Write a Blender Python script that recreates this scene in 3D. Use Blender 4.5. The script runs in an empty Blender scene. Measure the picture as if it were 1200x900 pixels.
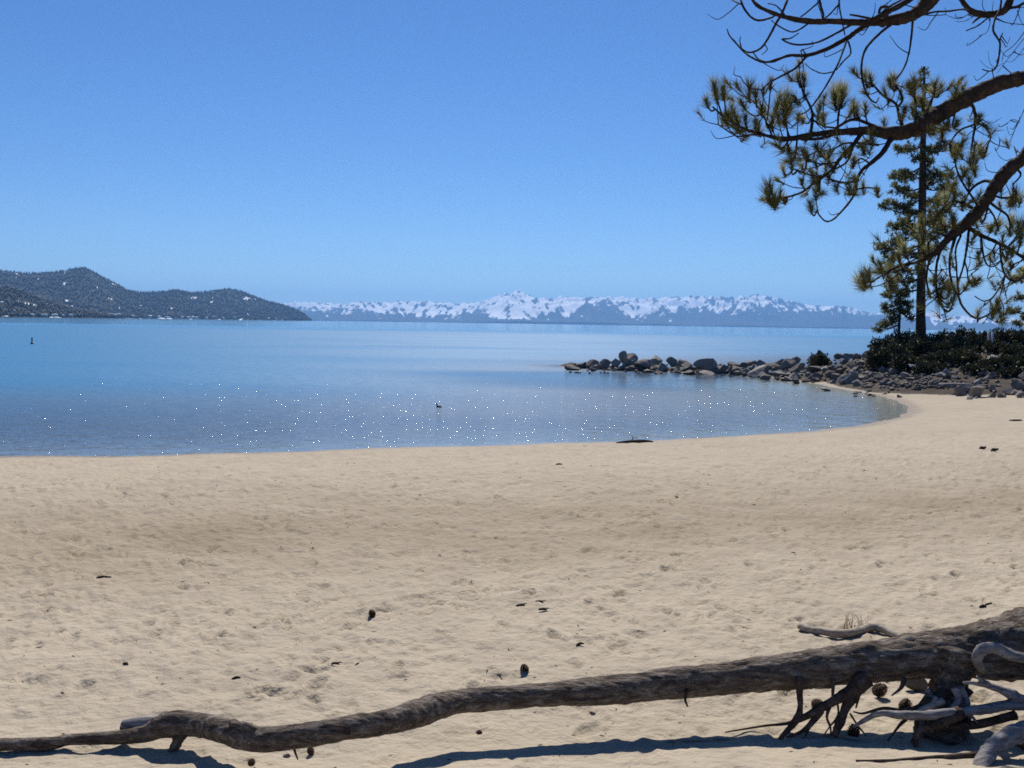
import bpy, bmesh, math, random
import numpy as np
from mathutils import Vector, Matrix, noise as mnoise

rs = np.random.RandomState(7)
rnd = random.Random(11)
sc = bpy.context.scene
COL = sc.collection
R = math.radians

# ------------------------------------------------------------------ camera
ZC = 2.6
F = 1200.0
PITCH, ROLL = R(3.39), R(0.85)
CAMR = Matrix.Rotation(R(90) - PITCH, 3, 'X') @ Matrix.Rotation(ROLL, 3, 'Z')
CAMN = np.array([[CAMR[i][j] for j in range(3)] for i in range(3)])
cam_d = bpy.data.cameras.new('camera')
cam = bpy.data.objects.new('camera', cam_d)
COL.objects.link(cam)
cam.matrix_world = Matrix.Translation((0, 0, ZC)) @ CAMR.to_4x4()
cam_d.sensor_width = 36.0
cam_d.lens = 36.0 * F / 1200.0
cam_d.clip_start = 0.05
cam_d.clip_end = 80000
sc.camera = cam


def ray(px, py):
    v = CAMN @ np.array([(px - 600) / F, -(py - 450) / F, -1.0])
    return v


def P(px, py, d):
    """World point seen at a picture position at forward distance d."""
    v = ray(px, py)
    v = v * (d / v[1])
    return np.array([v[0], v[1], ZC + v[2]])


def hor(px):
    """Picture height of the horizon at a column."""
    lo, hi = 300.0, 460.0
    for _ in range(40):
        m = (lo + hi) / 2
        if ray(px, m)[2] > 0:
            lo = m
        else:
            hi = m
    return (lo + hi) / 2


# ------------------------------------------------------------------ helpers
def link(o):
    COL.objects.link(o)
    return o


def mesh_np(name, verts, faces, mat, parent=None, smooth=True, attrs=None):
    """faces: int array (n,3) or (n,4), or a list of such arrays."""
    verts = np.asarray(verts, dtype=np.float32)
    fl = faces if isinstance(faces, list) else [faces]
    fl = [np.asarray(f, dtype=np.int32) for f in fl if len(f)]
    me = bpy.data.meshes.new(name)
    me.vertices.add(len(verts))
    me.vertices.foreach_set('co', verts.ravel())
    nl = sum(f.size for f in fl)
    npoly = sum(len(f) for f in fl)
    me.loops.add(nl)
    me.polygons.add(npoly)
    me.loops.foreach_set('vertex_index', np.concatenate([f.ravel() for f in fl]))
    ls, tot = [], []
    s = 0
    for f in fl:
        k = f.shape[1]
        ls.append(s + np.arange(len(f)) * k)
        tot.append(np.full(len(f), k))
        s += f.size
    me.polygons.foreach_set('loop_start', np.concatenate(ls).astype(np.int32))
    me.polygons.foreach_set('loop_total', np.concatenate(tot).astype(np.int32))
    if smooth:
        me.polygons.foreach_set('use_smooth', np.ones(npoly, dtype=bool))
    me.update(calc_edges=True)
    me.validate()
    if attrs:
        for k, a in attrs.items():
            at = me.attributes.new(k, 'FLOAT', 'POINT')
            at.data.foreach_set('value', np.asarray(a, dtype=np.float32))
    if mat:
        me.materials.append(mat)
    o = bpy.data.objects.new(name, me)
    link(o)
    if parent:
        o.parent = parent
    return o


class MB:
    """Collects verts and faces for ONE mesh object."""
    def __init__(s):
        s.v, s.t, s.q, s.n = [], [], [], 0

    def add(s, v, tris=None, quads=None):
        v = np.asarray(v, dtype=np.float64)
        if tris is not None and len(tris):
            s.t.append(np.asarray(tris) + s.n)
        if quads is not None and len(quads):
            s.q.append(np.asarray(quads) + s.n)
        s.v.append(v)
        s.n += len(v)

    def build(s, name, mat, parent=None, smooth=True, origin=None):
        v = np.concatenate(s.v)
        if origin is not None:
            v = v - np.asarray(origin)
        fl = []
        if s.t:
            fl.append(np.concatenate(s.t))
        if s.q:
            fl.append(np.concatenate(s.q))
        o = mesh_np(name, v, fl, mat, parent, smooth)
        if origin is not None:
            o.location = origin
        return o


def tag(o, label=None, cat=None, group=None, kind=None):
    if label:
        o['label'] = label
    if cat:
        o['category'] = cat
    if group:
        o['group'] = group
    if kind:
        o['kind'] = kind
    return o


def empty(name, loc, label, cat, group=None):
    o = bpy.data.objects.new(name, None)
    o.empty_display_size = 0.2
    o.location = loc
    link(o)
    return tag(o, label, cat, group)


def copy_tree(o, parent=None):
    c = o.copy()
    link(c)
    c.parent = parent
    for ch in list(o.children):
        copy_tree(ch, c)
    return c


def crom(pts, n):
    """Catmull-Rom resample of rows (any width), n samples per span."""
    pts = np.asarray(pts, dtype=float)
    p = np.vstack([2 * pts[0] - pts[1], pts, 2 * pts[-1] - pts[-2]])
    out = []
    for i in range(1, len(p) - 2):
        a, b, c, d = p[i - 1], p[i], p[i + 1], p[i + 2]
        for k in range(n):
            t = k / n
            out.append(0.5 * (2 * b + (c - a) * t + (2 * a - 5 * b + 4 * c - d) * t * t + (3 * b - a - 3 * c + d) * t ** 3))
    out.append(pts[-1])
    return np.array(out)


def tube(mb, pts, rad, sides=8, n=4, disp=None, taper_end=False, squash=None):
    """Swept tube through 3-D points with per-point radii, added to mb."""
    arr = np.column_stack([np.asarray(pts, float), np.asarray(rad, float)])
    if n > 1:
        arr = crom(arr, n)
    c, r = arr[:, :3], np.maximum(arr[:, 3], 1e-4)
    T = np.gradient(c, axis=0)
    T /= np.maximum(np.linalg.norm(T, axis=1, keepdims=True), 1e-9)
    u = np.cross(T[0], [0, 0, 1.0])
    if np.linalg.norm(u) < 1e-3:
        u = np.cross(T[0], [0, 1.0, 0])
    u /= np.linalg.norm(u)
    ang = np.arange(sides) / sides * 2 * math.pi
    V = np.zeros((len(c), sides, 3))
    for i in range(len(c)):
        u = u - T[i] * np.dot(u, T[i])
        u /= max(np.linalg.norm(u), 1e-9)
        w = np.cross(T[i], u)
        ring = np.outer(np.cos(ang), u) + np.outer(np.sin(ang), w)
        rr = r[i]
        if disp is not None:
            rr = r[i] * np.array([1 + disp(c[i] + ring[k] * r[i], i, ang[k]) for k in range(sides)])[:, None]
        V[i] = c[i] + ring * rr
    m = len(c)
    idx = np.arange(m * sides).reshape(m, sides)
    a = idx[:-1]
    b = idx[1:]
    q = np.stack([a, np.roll(a, -1, 1), np.roll(b, -1, 1), b], -1).reshape(-1, 4)
    v = V.reshape(-1, 3)
    v = np.vstack([v, c[0] - T[0] * r[0] * 0.25, c[-1] + T[-1] * r[-1] * 0.4])
    s, e = m * sides, m * sides + 1
    k = np.arange(sides)
    t1 = np.stack([np.full(sides, s), np.roll(k, -1), k], -1)
    t2 = np.stack([np.full(sides, e), idx[-1], np.roll(idx[-1], -1)], -1)
    mb.add(v, np.vstack([t1, t2]), q)
    return c


# ------------------------------------------------------------------ materials
class NT:
    def __init__(s, name):
        s.m = bpy.data.materials.new(name)
        s.m.use_nodes = True
        s.t = s.m.node_tree
        s.t.nodes.clear()
        s.out = s.n('ShaderNodeOutputMaterial')

    def n(s, typ, **kw):
        nd = s.t.nodes.new(typ)
        for k, v in kw.items():
            if hasattr(nd, k) and k not in nd.inputs:
                setattr(nd, k, v)
            else:
                s.i(nd, k, v)
        return nd

    def i(s, nd, k, v):
        if isinstance(v, bpy.types.NodeSocket):
            s.t.links.new(v, nd.inputs[k])
        else:
            nd.inputs[k].default_value = v

    def l(s, a, b):
        s.t.links.new(a, b)

    def noise(s, vec, scale, detail=3, rough=0.5, out='Fac', dist=0.0):
        nd = s.n('ShaderNodeTexNoise')
        nd.inputs['Scale'].default_value = scale
        nd.inputs['Detail'].default_value = detail
        nd.inputs['Roughness'].default_value = rough
        nd.inputs['Distortion'].default_value = dist
        if vec is not None:
            s.l(vec, nd.inputs['Vector'])
        return nd.outputs[out]

    def ramp(s, fac, stops, interp='LINEAR'):
        nd = s.n('ShaderNodeValToRGB')
        cr = nd.color_ramp
        cr.interpolation = interp
        while len(cr.elements) < len(stops):
            cr.elements.new(0.5)
        for e, (p, c) in zip(cr.elements, stops):
            e.position = p
            e.color = (c[0], c[1], c[2], 1) if not isinstance(c, (int, float)) else (c, c, c, 1)
        s.l(fac, nd.inputs['Fac'])
        return nd.outputs['Color']

    def math(s, op, a, b=None, c=None, clamp=False):
        nd = s.n('ShaderNodeMath')
        nd.operation = op
        nd.use_clamp = clamp
        for k, v in enumerate((a, b, c)):
            if v is None:
                continue
            s.i(nd, k, v)
        return nd.outputs[0]

    def mix(s, fac, a, b, blend='MIX'):
        nd = s.n('ShaderNodeMix')
        nd.data_type = 'RGBA'
        nd.blend_type = blend
        for k, v in ((0, fac), (6, a), (7, b)):
            if isinstance(v, bpy.types.NodeSocket):
                s.l(v, nd.inputs[k])
            else:
                nd.inputs[k].default_value = v if isinstance(v, (int, float)) else (v[0], v[1], v[2], 1)
        return nd.outputs[2]

    def maprange(s, v, a, b, c=0.0, d=1.0, smooth=False):
        nd = s.n('ShaderNodeMapRange')
        if smooth:
            nd.interpolation_type = 'SMOOTHSTEP'
        s.i(nd, 0, v)
        for k, x in zip((1, 2, 3, 4), (a, b, c, d)):
            nd.inputs[k].default_value = x
        return nd.outputs[0]

    def bump(s, h, strength=0.5, dist=0.01, normal=None):
        nd = s.n('ShaderNodeBump')
        s.i(nd, 'Height', h)
        s.i(nd, 'Strength', strength)
        nd.inputs['Distance'].default_value = dist
        if normal is not None:
            s.l(normal, nd.inputs['Normal'])
        return nd.outputs[0]

    def attr(s, name):
        nd = s.n('ShaderNodeAttribute')
        nd.attribute_name = name
        return nd.outputs['Fac']

    def pos(s):
        return s.n('ShaderNodeNewGeometry').outputs['Position']

    def obj(s):
        return s.n('ShaderNodeTexCoord').outputs['Object']

    def orand(s):
        return s.n('ShaderNodeObjectInfo').outputs['Random']

    def scalev(s, vec, sx, sy, sz):
        nd = s.n('ShaderNodeMapping')
        nd.inputs['Scale'].default_value = (sx, sy, sz)
        s.l(vec, nd.inputs['Vector'])
        return nd.outputs[0]

    def pbsdf(s, color, rough=0.8, normal=None, spec=0.3):
        nd = s.n('ShaderNodeBsdfPrincipled')
        s.i(nd, 'Base Color', color if isinstance(color, bpy.types.NodeSocket) else (*color, 1))
        s.i(nd, 'Roughness', rough)
        nd.inputs['Specular IOR Level'].default_value = spec
        if normal is not None:
            s.l(normal, nd.inputs['Normal'])
        return nd.outputs[0]

    def done(s, sh):
        s.l(sh, s.out.inputs['Surface'])
        return s.m


def mat_ground():
    t = NT('sand_and_soil')
    p = t.pos()
    big = t.noise(p, 0.35, 3)
    mid = t.noise(p, 3.0, 4)
    fine = t.noise(p, 55.0, 4, 0.7)
    grain = t.noise(p, 260.0, 2, 0.6)
    c = t.mix(t.maprange(big, 0.3, 0.7), (0.400, 0.336, 0.247), (0.440, 0.371, 0.277))
    c = t.mix(t.maprange(mid, 0.35, 0.75), c, (0.355, 0.298, 0.224))
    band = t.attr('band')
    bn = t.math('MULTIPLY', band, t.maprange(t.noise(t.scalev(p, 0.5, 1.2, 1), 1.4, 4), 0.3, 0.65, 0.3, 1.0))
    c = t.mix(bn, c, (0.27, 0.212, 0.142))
    c = t.mix(t.maprange(fine, 0.66, 0.78, 0, 0.45), c, (0.20, 0.155, 0.105))
    c = t.mix(t.maprange(grain, 0.6, 0.75, 0, 0.35), c, (0.27, 0.215, 0.15))
    c = t.mix(t.maprange(grain, 0.25, 0.4, 0.3, 0), c, (0.50, 0.44, 0.355))
    # damp sand along the water line and the brown lake floor
    z = t.n('ShaderNodeSeparateXYZ', Vector=p).outputs['Z']
    wet = t.maprange(t.math('ADD', z, t.math('MULTIPLY', t.math('SUBTRACT', mid, 0.5), 0.03)), 0.012, 0.035, 1, 0, True)
    c = t.mix(t.math('MULTIPLY', wet, 0.85), c, (0.165, 0.120, 0.075))
    # soil of the bank
    rocky = t.attr('rocky')
    soiln = t.noise(p, 1.6, 5, 0.65)
    soil = t.ramp(soiln, [(0.3, (0.030, 0.022, 0.016)), (0.55, (0.065, 0.048, 0.034)), (0.75, (0.14, 0.105, 0.078))])
    rm = t.maprange(t.math('ADD', rocky, t.math('MULTIPLY', t.math('SUBTRACT', soiln, 0.5), 0.6)), 0.35, 0.55, 0, 1, True)
    c = t.mix(rm, c, soil)
    h = t.math('ADD', t.math('MULTIPLY', fine, 0.5), t.math('MULTIPLY', grain, 0.15))
    lump = t.noise(p, 12.0, 3, 0.6)
    h1 = t.bump(lump, 0.62, 0.052)
    n = t.bump(h, 0.6, 0.008, h1)
    return t.done(t.pbsdf(c, t.maprange(wet, 0, 1, 0.95, 0.55), n, 0.2))


def mat_water():
    t = NT('lake_water')
    p = t.pos()
    xyz = t.n('ShaderNodeSeparateXYZ', Vector=p)
    X, Y = xyz.outputs['X'], xyz.outputs['Y']
    # wind: ripples on the near lake, a calm far band and a sheltered bay behind the rocks
    wn = t.noise(t.scalev(p, 0.004, 0.012, 1), 1.0, 3)
    far = t.maprange(t.math('ADD', Y, t.math('MULTIPLY', t.math('SUBTRACT', wn, 0.5), 160.0)), 210, 420, 1, 0.10, True)
    wn2 = t.noise(t.scalev(p, 0.03, 0.08, 1), 1.0, 2)
    dx = t.math('DIVIDE', t.math('SUBTRACT', X, 12.0), 16.0)
    dy = t.math('DIVIDE', t.math('SUBTRACT', Y, 49.0), 9.0)
    rr = t.math('SQRT', t.math('ADD', t.math('MULTIPLY', dx, dx), t.math('MULTIPLY', dy, dy)))
    bay = t.maprange(t.math('ADD', rr, t.math('MULTIPLY', t.math('SUBTRACT', wn2, 0.5), 0.5)), 0.5, 1.3, 0.30, 1.0, True)
    amp = t.math('MULTIPLY', far, bay)
    amp = t.math('MULTIPLY', amp, t.maprange(wn2, 0.3, 0.7, 0.8, 1.15))
    w1 = t.noise(t.scalev(p, 1.0, 1.6, 1), 1.1, 3, 0.5)
    w2 = t.noise(t.scalev(p, 1.0, 1.35, 1), 5.0, 2, 0.5)
    # broad ripples on a wind-roughened surface, and single steep wavelets that flash in the sun
    soft = t.bump(t.math('MULTIPLY', t.math('ADD', t.math('MULTIPLY', w1, 0.085), t.math('MULTIPLY', w2, 0.014)), amp), 1.0, 1.0)
    steep = t.bump(t.math('ADD', t.math('MULTIPLY', w1, 0.15), t.math('MULTIPLY', w2, 0.112)), 1.0, 1.0)
    d = t.attr('depth')
    clear = t.math('POWER', 2.718, t.math('MULTIPLY', d, -2.6))
    deep = t.maprange(d, 0.15, 1.5, 0, 1, True)
    body = t.mix(deep, (0.060, 0.100, 0.150), (0.013, 0.152, 0.305))
    pr = t.n('ShaderNodeBsdfPrincipled')
    t.l(body, pr.inputs['Base Color'])
    t.i(pr, 'Roughness', t.maprange(amp, 0.05, 1.0, 0.10, 0.36))
    pr.inputs['IOR'].default_value = 1.333
    t.l(soft, pr.inputs['Normal'])
    # clear shallows over the sand
    tr = t.n('ShaderNodeBsdfTransparent', Color=(0.85, 0.93, 0.92, 1))
    gl = t.n('ShaderNodeBsdfGlossy', Roughness=0.05, Color=(1, 1, 1, 1))
    t.l(soft, gl.inputs['Normal'])
    fr = t.n('ShaderNodeFresnel', IOR=1.333)
    t.l(soft, fr.inputs['Normal'])
    m1 = t.n('ShaderNodeMixShader')
    t.i(m1, 0, t.math('MULTIPLY', fr.outputs[0], 0.45))
    t.l(tr.outputs[0], m1.inputs[1])
    t.l(gl.outputs[0], m1.inputs[2])
    m2 = t.n('ShaderNodeMixShader')
    t.i(m2, 0, clear)
    t.l(pr.outputs[0], m2.inputs[1])
    t.l(m1.outputs[0], m2.inputs[2])
    gs = t.n('ShaderNodeBsdfGlossy', Roughness=0.02, Color=(1, 1, 1, 1))
    t.l(steep, gs.inputs['Normal'])
    near = t.maprange(t.math('ADD', Y, t.math('MULTIPLY', t.math('SUBTRACT', wn2, 0.5), 24.0)), 26, 50, 1, 0, True)
    m3 = t.n('ShaderNodeMixShader')
    t.i(m3, 0, t.math('MULTIPLY', t.math('MULTIPLY', near, bay), 0.07))
    t.l(m2.outputs[0], m3.inputs[1])
    t.l(gs.outputs[0], m3.inputs[2])
    return t.done(m3.outputs[0])


def mat_bark(name, dark, mid, light, scale=1.0, lichen=0.0, bumpd=0.012, along=1.0):
    t = NT(name)
    p = t.obj()
    if along != 1.0:
        p = t.scalev(p, along, 1, 1)
    a = t.noise(p, 14 * scale, 5, 0.65, dist=0.6)
    b = t.noise(p, 48 * scale, 4, 0.6)
    c = t.ramp(a, [(0.30, dark), (0.52, mid), (0.74, light)])
    c = t.mix(t.maprange(b, 0.45, 0.7, 0, 0.45), c, dark)
    if lichen:
        l = t.noise(p, 9 * scale, 4, 0.7)
        l2 = t.noise(p, 60 * scale, 3, 0.6)
        f = t.maprange(t.math('ADD', t.math('MULTIPLY', l, 0.6), t.math('MULTIPLY', l2, 0.4)), 0.56, 0.64, 0, lichen)
        c = t.mix(f, c, (0.34, 0.31, 0.27))
    h = t.math('ADD', t.math('MULTIPLY', a, 0.7), t.math('MULTIPLY', b, 0.4))
    return t.done(t.pbsdf(c, 0.9, t.bump(h, 0.8, bumpd), 0.15))


def mat_driftwood(name, c1, c2, c3):
    t = NT(name)
    p = t.obj()
    a = t.noise(t.scalev(p, 3, 18, 18), 3.0, 4, 0.6)
    b = t.noise(p, 30, 4, 0.6)
    c = t.ramp(a, [(0.3, c1), (0.5, c2), (0.72, c3)])
    c = t.mix(t.maprange(b, 0.5, 0.72, 0, 0.4), c, c1)
    return t.done(t.pbsdf(c, 0.8, t.bump(t.math('ADD', a, b), 0.5, 0.008), 0.2))


def mat_rock():
    t = NT('granite')
    p = t.obj()
    r = t.orand()
    a = t.noise(p, 3.0, 5, 0.6)
    sp = t.noise(p, 38, 3, 0.7)
    st = t.noise(p, 1.2, 4, 0.6)
    base = t.ramp(r, [(0.0, (0.16, 0.142, 0.124)), (0.35, (0.25, 0.225, 0.196)), (0.7, (0.34, 0.31, 0.275)), (1.0, (0.23, 0.185, 0.152))])
    c = t.mix(t.maprange(a, 0.35, 0.7, 0, 0.6), base, (0.11, 0.095, 0.082))
    c = t.mix(t.maprange(sp, 0.58, 0.72, 0, 0.5), c, (0.085, 0.08, 0.075))
    c = t.mix(t.maprange(st, 0.56, 0.70, 0, 0.55), c, (0.10, 0.082, 0.065))
    h = t.math('ADD', t.math('MULTIPLY', a, 0.7), t.math('MULTIPLY', sp, 0.2))
    return t.done(t.pbsdf(c, 0.88, t.bump(h, 0.7, 0.05), 0.2))


def mat_plain(name, col, rough=0.8, var=0.25, scale=12, bumpd=0.0):
    t = NT(name)
    p = t.obj()
    a = t.noise(p, scale, 4, 0.6)
    c = t.mix(t.maprange(a, 0.3, 0.7), [x * (1 - var) for x in col], [min(1, x * (1 + var)) for x in col])
    n = t.bump(a, 0.5, bumpd) if bumpd else None
    return t.done(t.pbsdf(c, rough, n, 0.2))


def mat_foliage(name, c1, c2, c3, trans=0.25, scale=4.0):
    t = NT(name)
    p = t.pos()
    a = t.noise(p, scale, 3, 0.6)
    g = t.n('ShaderNodeNewGeometry').outputs['Random Per Island']
    f = t.math('ADD', t.math('MULTIPLY', a, 0.5), t.math('MULTIPLY', g, 0.5))
    c = t.ramp(f, [(0.25, c1), (0.5, c2), (0.8, c3)])
    d = t.pbsdf(c, 0.6, None, 0.25)
    tr = t.n('ShaderNodeBsdfTranslucent')
    t.l(c, tr.inputs['Color'])
    m = t.n('ShaderNodeMixShader')
    m.inputs[0].default_value = trans
    t.l(d, m.inputs[1])
    t.l(tr.outputs[0], m.inputs[2])
    return t.done(m.outputs[0])


def mat_mountain():
    t = NT('snowy_mountain')
    p = t.pos()
    bias = t.attr('snow')
    a = t.noise(t.scalev(p, 1, 0.5, 0.7), 0.0035, 6, 0.62)
    b = t.noise(t.scalev(p, 1.6, 0.6, 0.6), 0.014, 5, 0.65)
    f = t.math('ADD', t.math('MULTIPLY', t.math('SUBTRACT', a, 0.5), 0.5), t.math('MULTIPLY', t.math('SUBTRACT', b, 0.5), 0.7))
    s = t.maprange(t.math('ADD', f, bias), 0.30, 0.66, 0, 1, True)
    rock = t.mix(t.maprange(b, 0.35, 0.65), (0.012, 0.018, 0.018), (0.050, 0.052, 0.054))
    c = t.mix(s, rock, (0.90, 0.91, 0.93))
    return t.done(t.pbsdf(c, 0.9, None, 0.1))


def mat_hill():
    t = NT('forest_hill')
    p = t.pos()
    b = t.noise(p, 0.03, 4, 0.6)
    c = t.mix(t.maprange(b, 0.4, 0.6), (0.012, 0.018, 0.013), (0.028, 0.032, 0.024))
    c = t.mix(t.maprange(t.attr('snow'), 0.4, 0.6, 0, 1, True), c, (0.75, 0.77, 0.80))
    return t.done(t.pbsdf(c, 0.9, None, 0.1))


M_ground = mat_ground()
M_water = mat_water()
M_log = mat_bark('log_bark', (0.026, 0.019, 0.014), (0.15, 0.118, 0.092), (0.38, 0.33, 0.28), 2.2, 0.7, 0.035, 0.30)
M_root = mat_bark('root_bark', (0.03, 0.02, 0.015), (0.08, 0.055, 0.042), (0.15, 0.115, 0.09), 1.6, 0.3, 0.008)
M_pale = mat_driftwood('bleached_wood', (0.16, 0.125, 0.10), (0.34, 0.285, 0.23), (0.48, 0.42, 0.35))
M_grey = mat_driftwood('grey_weathered_wood', (0.10, 0.09, 0.09), (0.23, 0.215, 0.21), (0.38, 0.36, 0.35))
M_limb = mat_bark('pine_bark', (0.016, 0.012, 0.010), (0.050, 0.036, 0.028), (0.10, 0.075, 0.058), 1.3, 0.0, 0.01)
M_twig = mat_plain('twig_bark', (0.030, 0.022, 0.020), 0.9, 0.3, 30)
M_trunkfar = mat_bark('far_pine_bark', (0.022, 0.016, 0.012), (0.065, 0.043, 0.030), (0.12, 0.08, 0.055), 0.35, 0.0, 0.03)
M_needle = mat_foliage('pine_needles', (0.13, 0.145, 0.040), (0.26, 0.26, 0.085), (0.42, 0.37, 0.16), 0.5, 5.0)
M_farneedle = mat_foliage('far_pine_needles', (0.06, 0.075, 0.026), (0.14, 0.148, 0.052), (0.25, 0.22, 0.085), 0.45, 0.9)
M_shrub = mat_foliage('shrub_leaves', (0.022, 0.026, 0.012), (0.048, 0.050, 0.022), (0.085, 0.078, 0.036), 0.15, 0.7)
M_fartree = mat_foliage('conifer_forest', (0.002, 0.006, 0.006), (0.005, 0.010, 0.009), (0.010, 0.016, 0.012), 0.0, 0.004)
M_rock = mat_rock()
M_rockpale = mat_plain('pale_granite', (0.50, 0.47, 0.43), 0.85, 0.25, 6, 0.02)
M_rocklav = mat_plain('lavender_stone', (0.30, 0.27, 0.36), 0.85, 0.2, 6, 0.02)
M_white = mat_plain('white_cloth', (0.72, 0.75, 0.76), 0.8, 0.08, 8)
M_dark = mat_plain('dark_bark_scrap', (0.045, 0.033, 0.025), 0.9, 0.35, 30, 0.006)
M_cone = mat_plain('pine_cone_scales', (0.075, 0.050, 0.035), 0.85, 0.4, 60)
M_grass = mat_foliage('dry_grass', (0.24, 0.18, 0.10), (0.36, 0.28, 0.16), (0.46, 0.38, 0.24), 0.3, 20)
M_mount = mat_mountain()
M_hill = mat_hill()
M_wall = mat_plain('pale_house_wall', (0.62, 0.60, 0.56), 0.8, 0.1, 0.2)
M_roofsnow = mat_plain('light_roof', (0.70, 0.72, 0.75), 0.8, 0.1, 0.2)
M_duckd = mat_plain('duck_dark_feathers', (0.03, 0.03, 0.032), 0.7, 0.3, 30)
M_duckw = mat_plain('duck_white_feathers', (0.75, 0.74, 0.72), 0.7, 0.1, 30)
M_buoy = mat_plain('buoy_paint', (0.035, 0.045, 0.06), 0.5, 0.2, 8)

# ------------------------------------------------------------------ terrain
LAND = np.array([(-4000, -900), (-400, -60), (-120, -8), (-60, 6), (-35, 11.5), (-20, 15.6), (-9.4, 18.8), (-7.2, 19.2), (-5, 20.0), (-2.6, 20.9),
                 (-0.9, 21.5), (0.93, 22.2), (2.7, 22.9), (5.0, 24.1), (7.5, 25.7), (9.0, 27.0), (10.85, 29.4), (12.3, 31.8),
                 (13.2, 34.0), (13.9, 36.5), (14.3, 39), (14.4, 42), (14.2, 45), (14.4, 49), (15.5, 54), (18.5, 62), (24, 72), (40, 86), (90, 105),
                 (400, 130), (4000, 300), (4000, -4000), (-4000, -4000)], float)
BANK = np.array([(14.2, 41.2), (15.0, 39.6), (16.4, 38.0), (19.5, 37.2), (26, 36.5), (45, 35), (90, 30), (400, 20), (4000, 0), (4000, 280), (400, 126), (90, 102),
                 (40, 83), (24, 69.5), (18.8, 60.5), (16.0, 54), (14.4, 49), (14.0, 45)], float)
JETTY = np.array([(15.5, 49.5), (14.2, 53.5), (12.2, 57.3), (9.5, 58.3), (6.8, 58.6), (3.6, 63.5)], float)


def poly_sd(x, y, poly):
    """Signed distance, positive inside."""
    d2 = np.full(x.shape, 1e18)
    inside = np.zeros(x.shape, bool)
    n = len(poly)
    for i in range(n):
        ax, ay = poly[i]
        bx, by = poly[(i + 1) % n]
        ex, ey = bx - ax, by - ay
        t = np.clip(((x - ax) * ex + (y - ay) * ey) / (ex * ex + ey * ey), 0, 1)
        d2 = np.minimum(d2, (x - ax - t * ex) ** 2 + (y - ay - t * ey) ** 2)
        c = (ay > y) != (by > y)
        xi = ax + (y - ay) / (by - ay if by != ay else 1e-9) * ex
        inside ^= c & (x < xi)
    d = np.sqrt(d2)
    return np.where(inside, d, -d)


def line_d(x, y, line):
    d2 = np.full(x.shape, 1e18)
    for (ax, ay), (bx, by) in zip(line[:-1], line[1:]):
        ex, ey = bx - ax, by - ay
        t = np.clip(((x - ax) * ex + (y - ay) * ey) / (ex * ex + ey * ey), 0, 1)
        d2 = np.minimum(d2, (x - ax - t * ex) ** 2 + (y - ay - t * ey) ** 2)
    return np.sqrt(d2)


def sstep(a, b, x):
    t = np.clip((x - a) / (b - a), 0, 1)
    return t * t * (3 - 2 * t)


def wob(x, y):
    return (np.sin(x * 0.9 + 1.3 * np.sin(y * 0.5)) * np.sin(y * 1.1 + 0.7 * np.sin(x * 0.7)))


def H(x, y):
    x = np.asarray(x, float)
    y = np.asarray(y, float)
    sd = poly_sd(x, y, LAND) + 0.10 * wob(x * 1.3, y * 1.3) + 0.05 * wob(x * 4.1 + 2, y * 4.3)
    beach = np.where(sd > 0, 0.55 * (1 - np.exp(-np.clip(sd, 0, 60) / 8.5)), np.maximum((0.055 - 0.040 * np.exp(-((x - 12.0) ** 2 + (y - 40.0) ** 2) / 70.0)) * sd, -3.5 + 0 * sd))
    # a low berm along the beach, roughly parallel to the water
    beach = beach + 0.10 * np.exp(-((sd - 6.2 - 0.05 * x) / 2.0) ** 2) - 0.05 * np.exp(-((sd - 11.0) / 2.6) ** 2)
    bk = poly_sd(x, y, BANK)
    lift = sstep(-0.2, 10.5, bk) * 1.22 + sstep(0, 2.5, bk) * 0.15
    bnk = lift + 0.12 * wob(x * 0.8, y * 0.8) * sstep(1, 4, bk)
    # the sand rises again toward the place the picture was taken from
    rise = np.clip(5.10 + 0.10 * x - y, 0, 3)
    beach = beach + 0.16 * rise * rise / (rise + 0.15)
    beach = beach + 0.62 * np.exp(-((x - 17.6) ** 2 + (y - 52.0) ** 2) / 7.0)
    jd = line_d(x, y, JETTY)
    jet = np.exp(-(jd / 1.35) ** 2)
    h = beach + bnk
    h = np.maximum(h, -0.6 + jet * 0.80 - 5 * (jet < 0.02))
    return h


def H1(x, y):
    return float(H(np.array([x]), np.array([y]))[0])


_ts = np.concatenate([np.linspace(2.5, 12, 500), np.linspace(12.02, 90, 1800)])


def G(px, py):
    """Where the line of sight through a picture position first meets the ground."""
    v = ray(px, py)
    v = v / v[1]
    x, y, z = v[0] * _ts, _ts, ZC + v[2] * _ts
    h = np.maximum(H(x, y), 0.0)
    below = np.nonzero(z < h)[0]
    i = below[0] if len(below) else len(_ts) - 1
    return np.array([x[i], y[i], h[i]])


# raster of small relief for the near beach: old footprints, scuffs and ripples
RX0, RY0, RS = -14.0, 2.0, 0.025
RW, RH = 1240, 960


def fnoise(w, h, lo, hi, beta, seed):
    r = np.random.RandomState(seed)
    fx = np.fft.fftfreq(w, RS)[None, :]
    fy = np.fft.fftfreq(h, RS)[:, None]
    f = np.sqrt(fx * fx + fy * fy)
    a = np.where((f > 1 / hi) & (f < 1 / lo), np.maximum(f, 1e-3) ** (-beta), 0)
    g = np.fft.ifft2(np.fft.fft2(r.randn(h, w)) * a).real
    return g / g.std()


rast = 0.006 * fnoise(RW, RH, 0.10, 0.5, 1.2, 1) + 0.007 * fnoise(RW, RH, 0.5, 3.0, 1.5, 2) + 0.0032 * fnoise(RW, RH, 0.05, 0.16, 0.6, 3)


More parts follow.
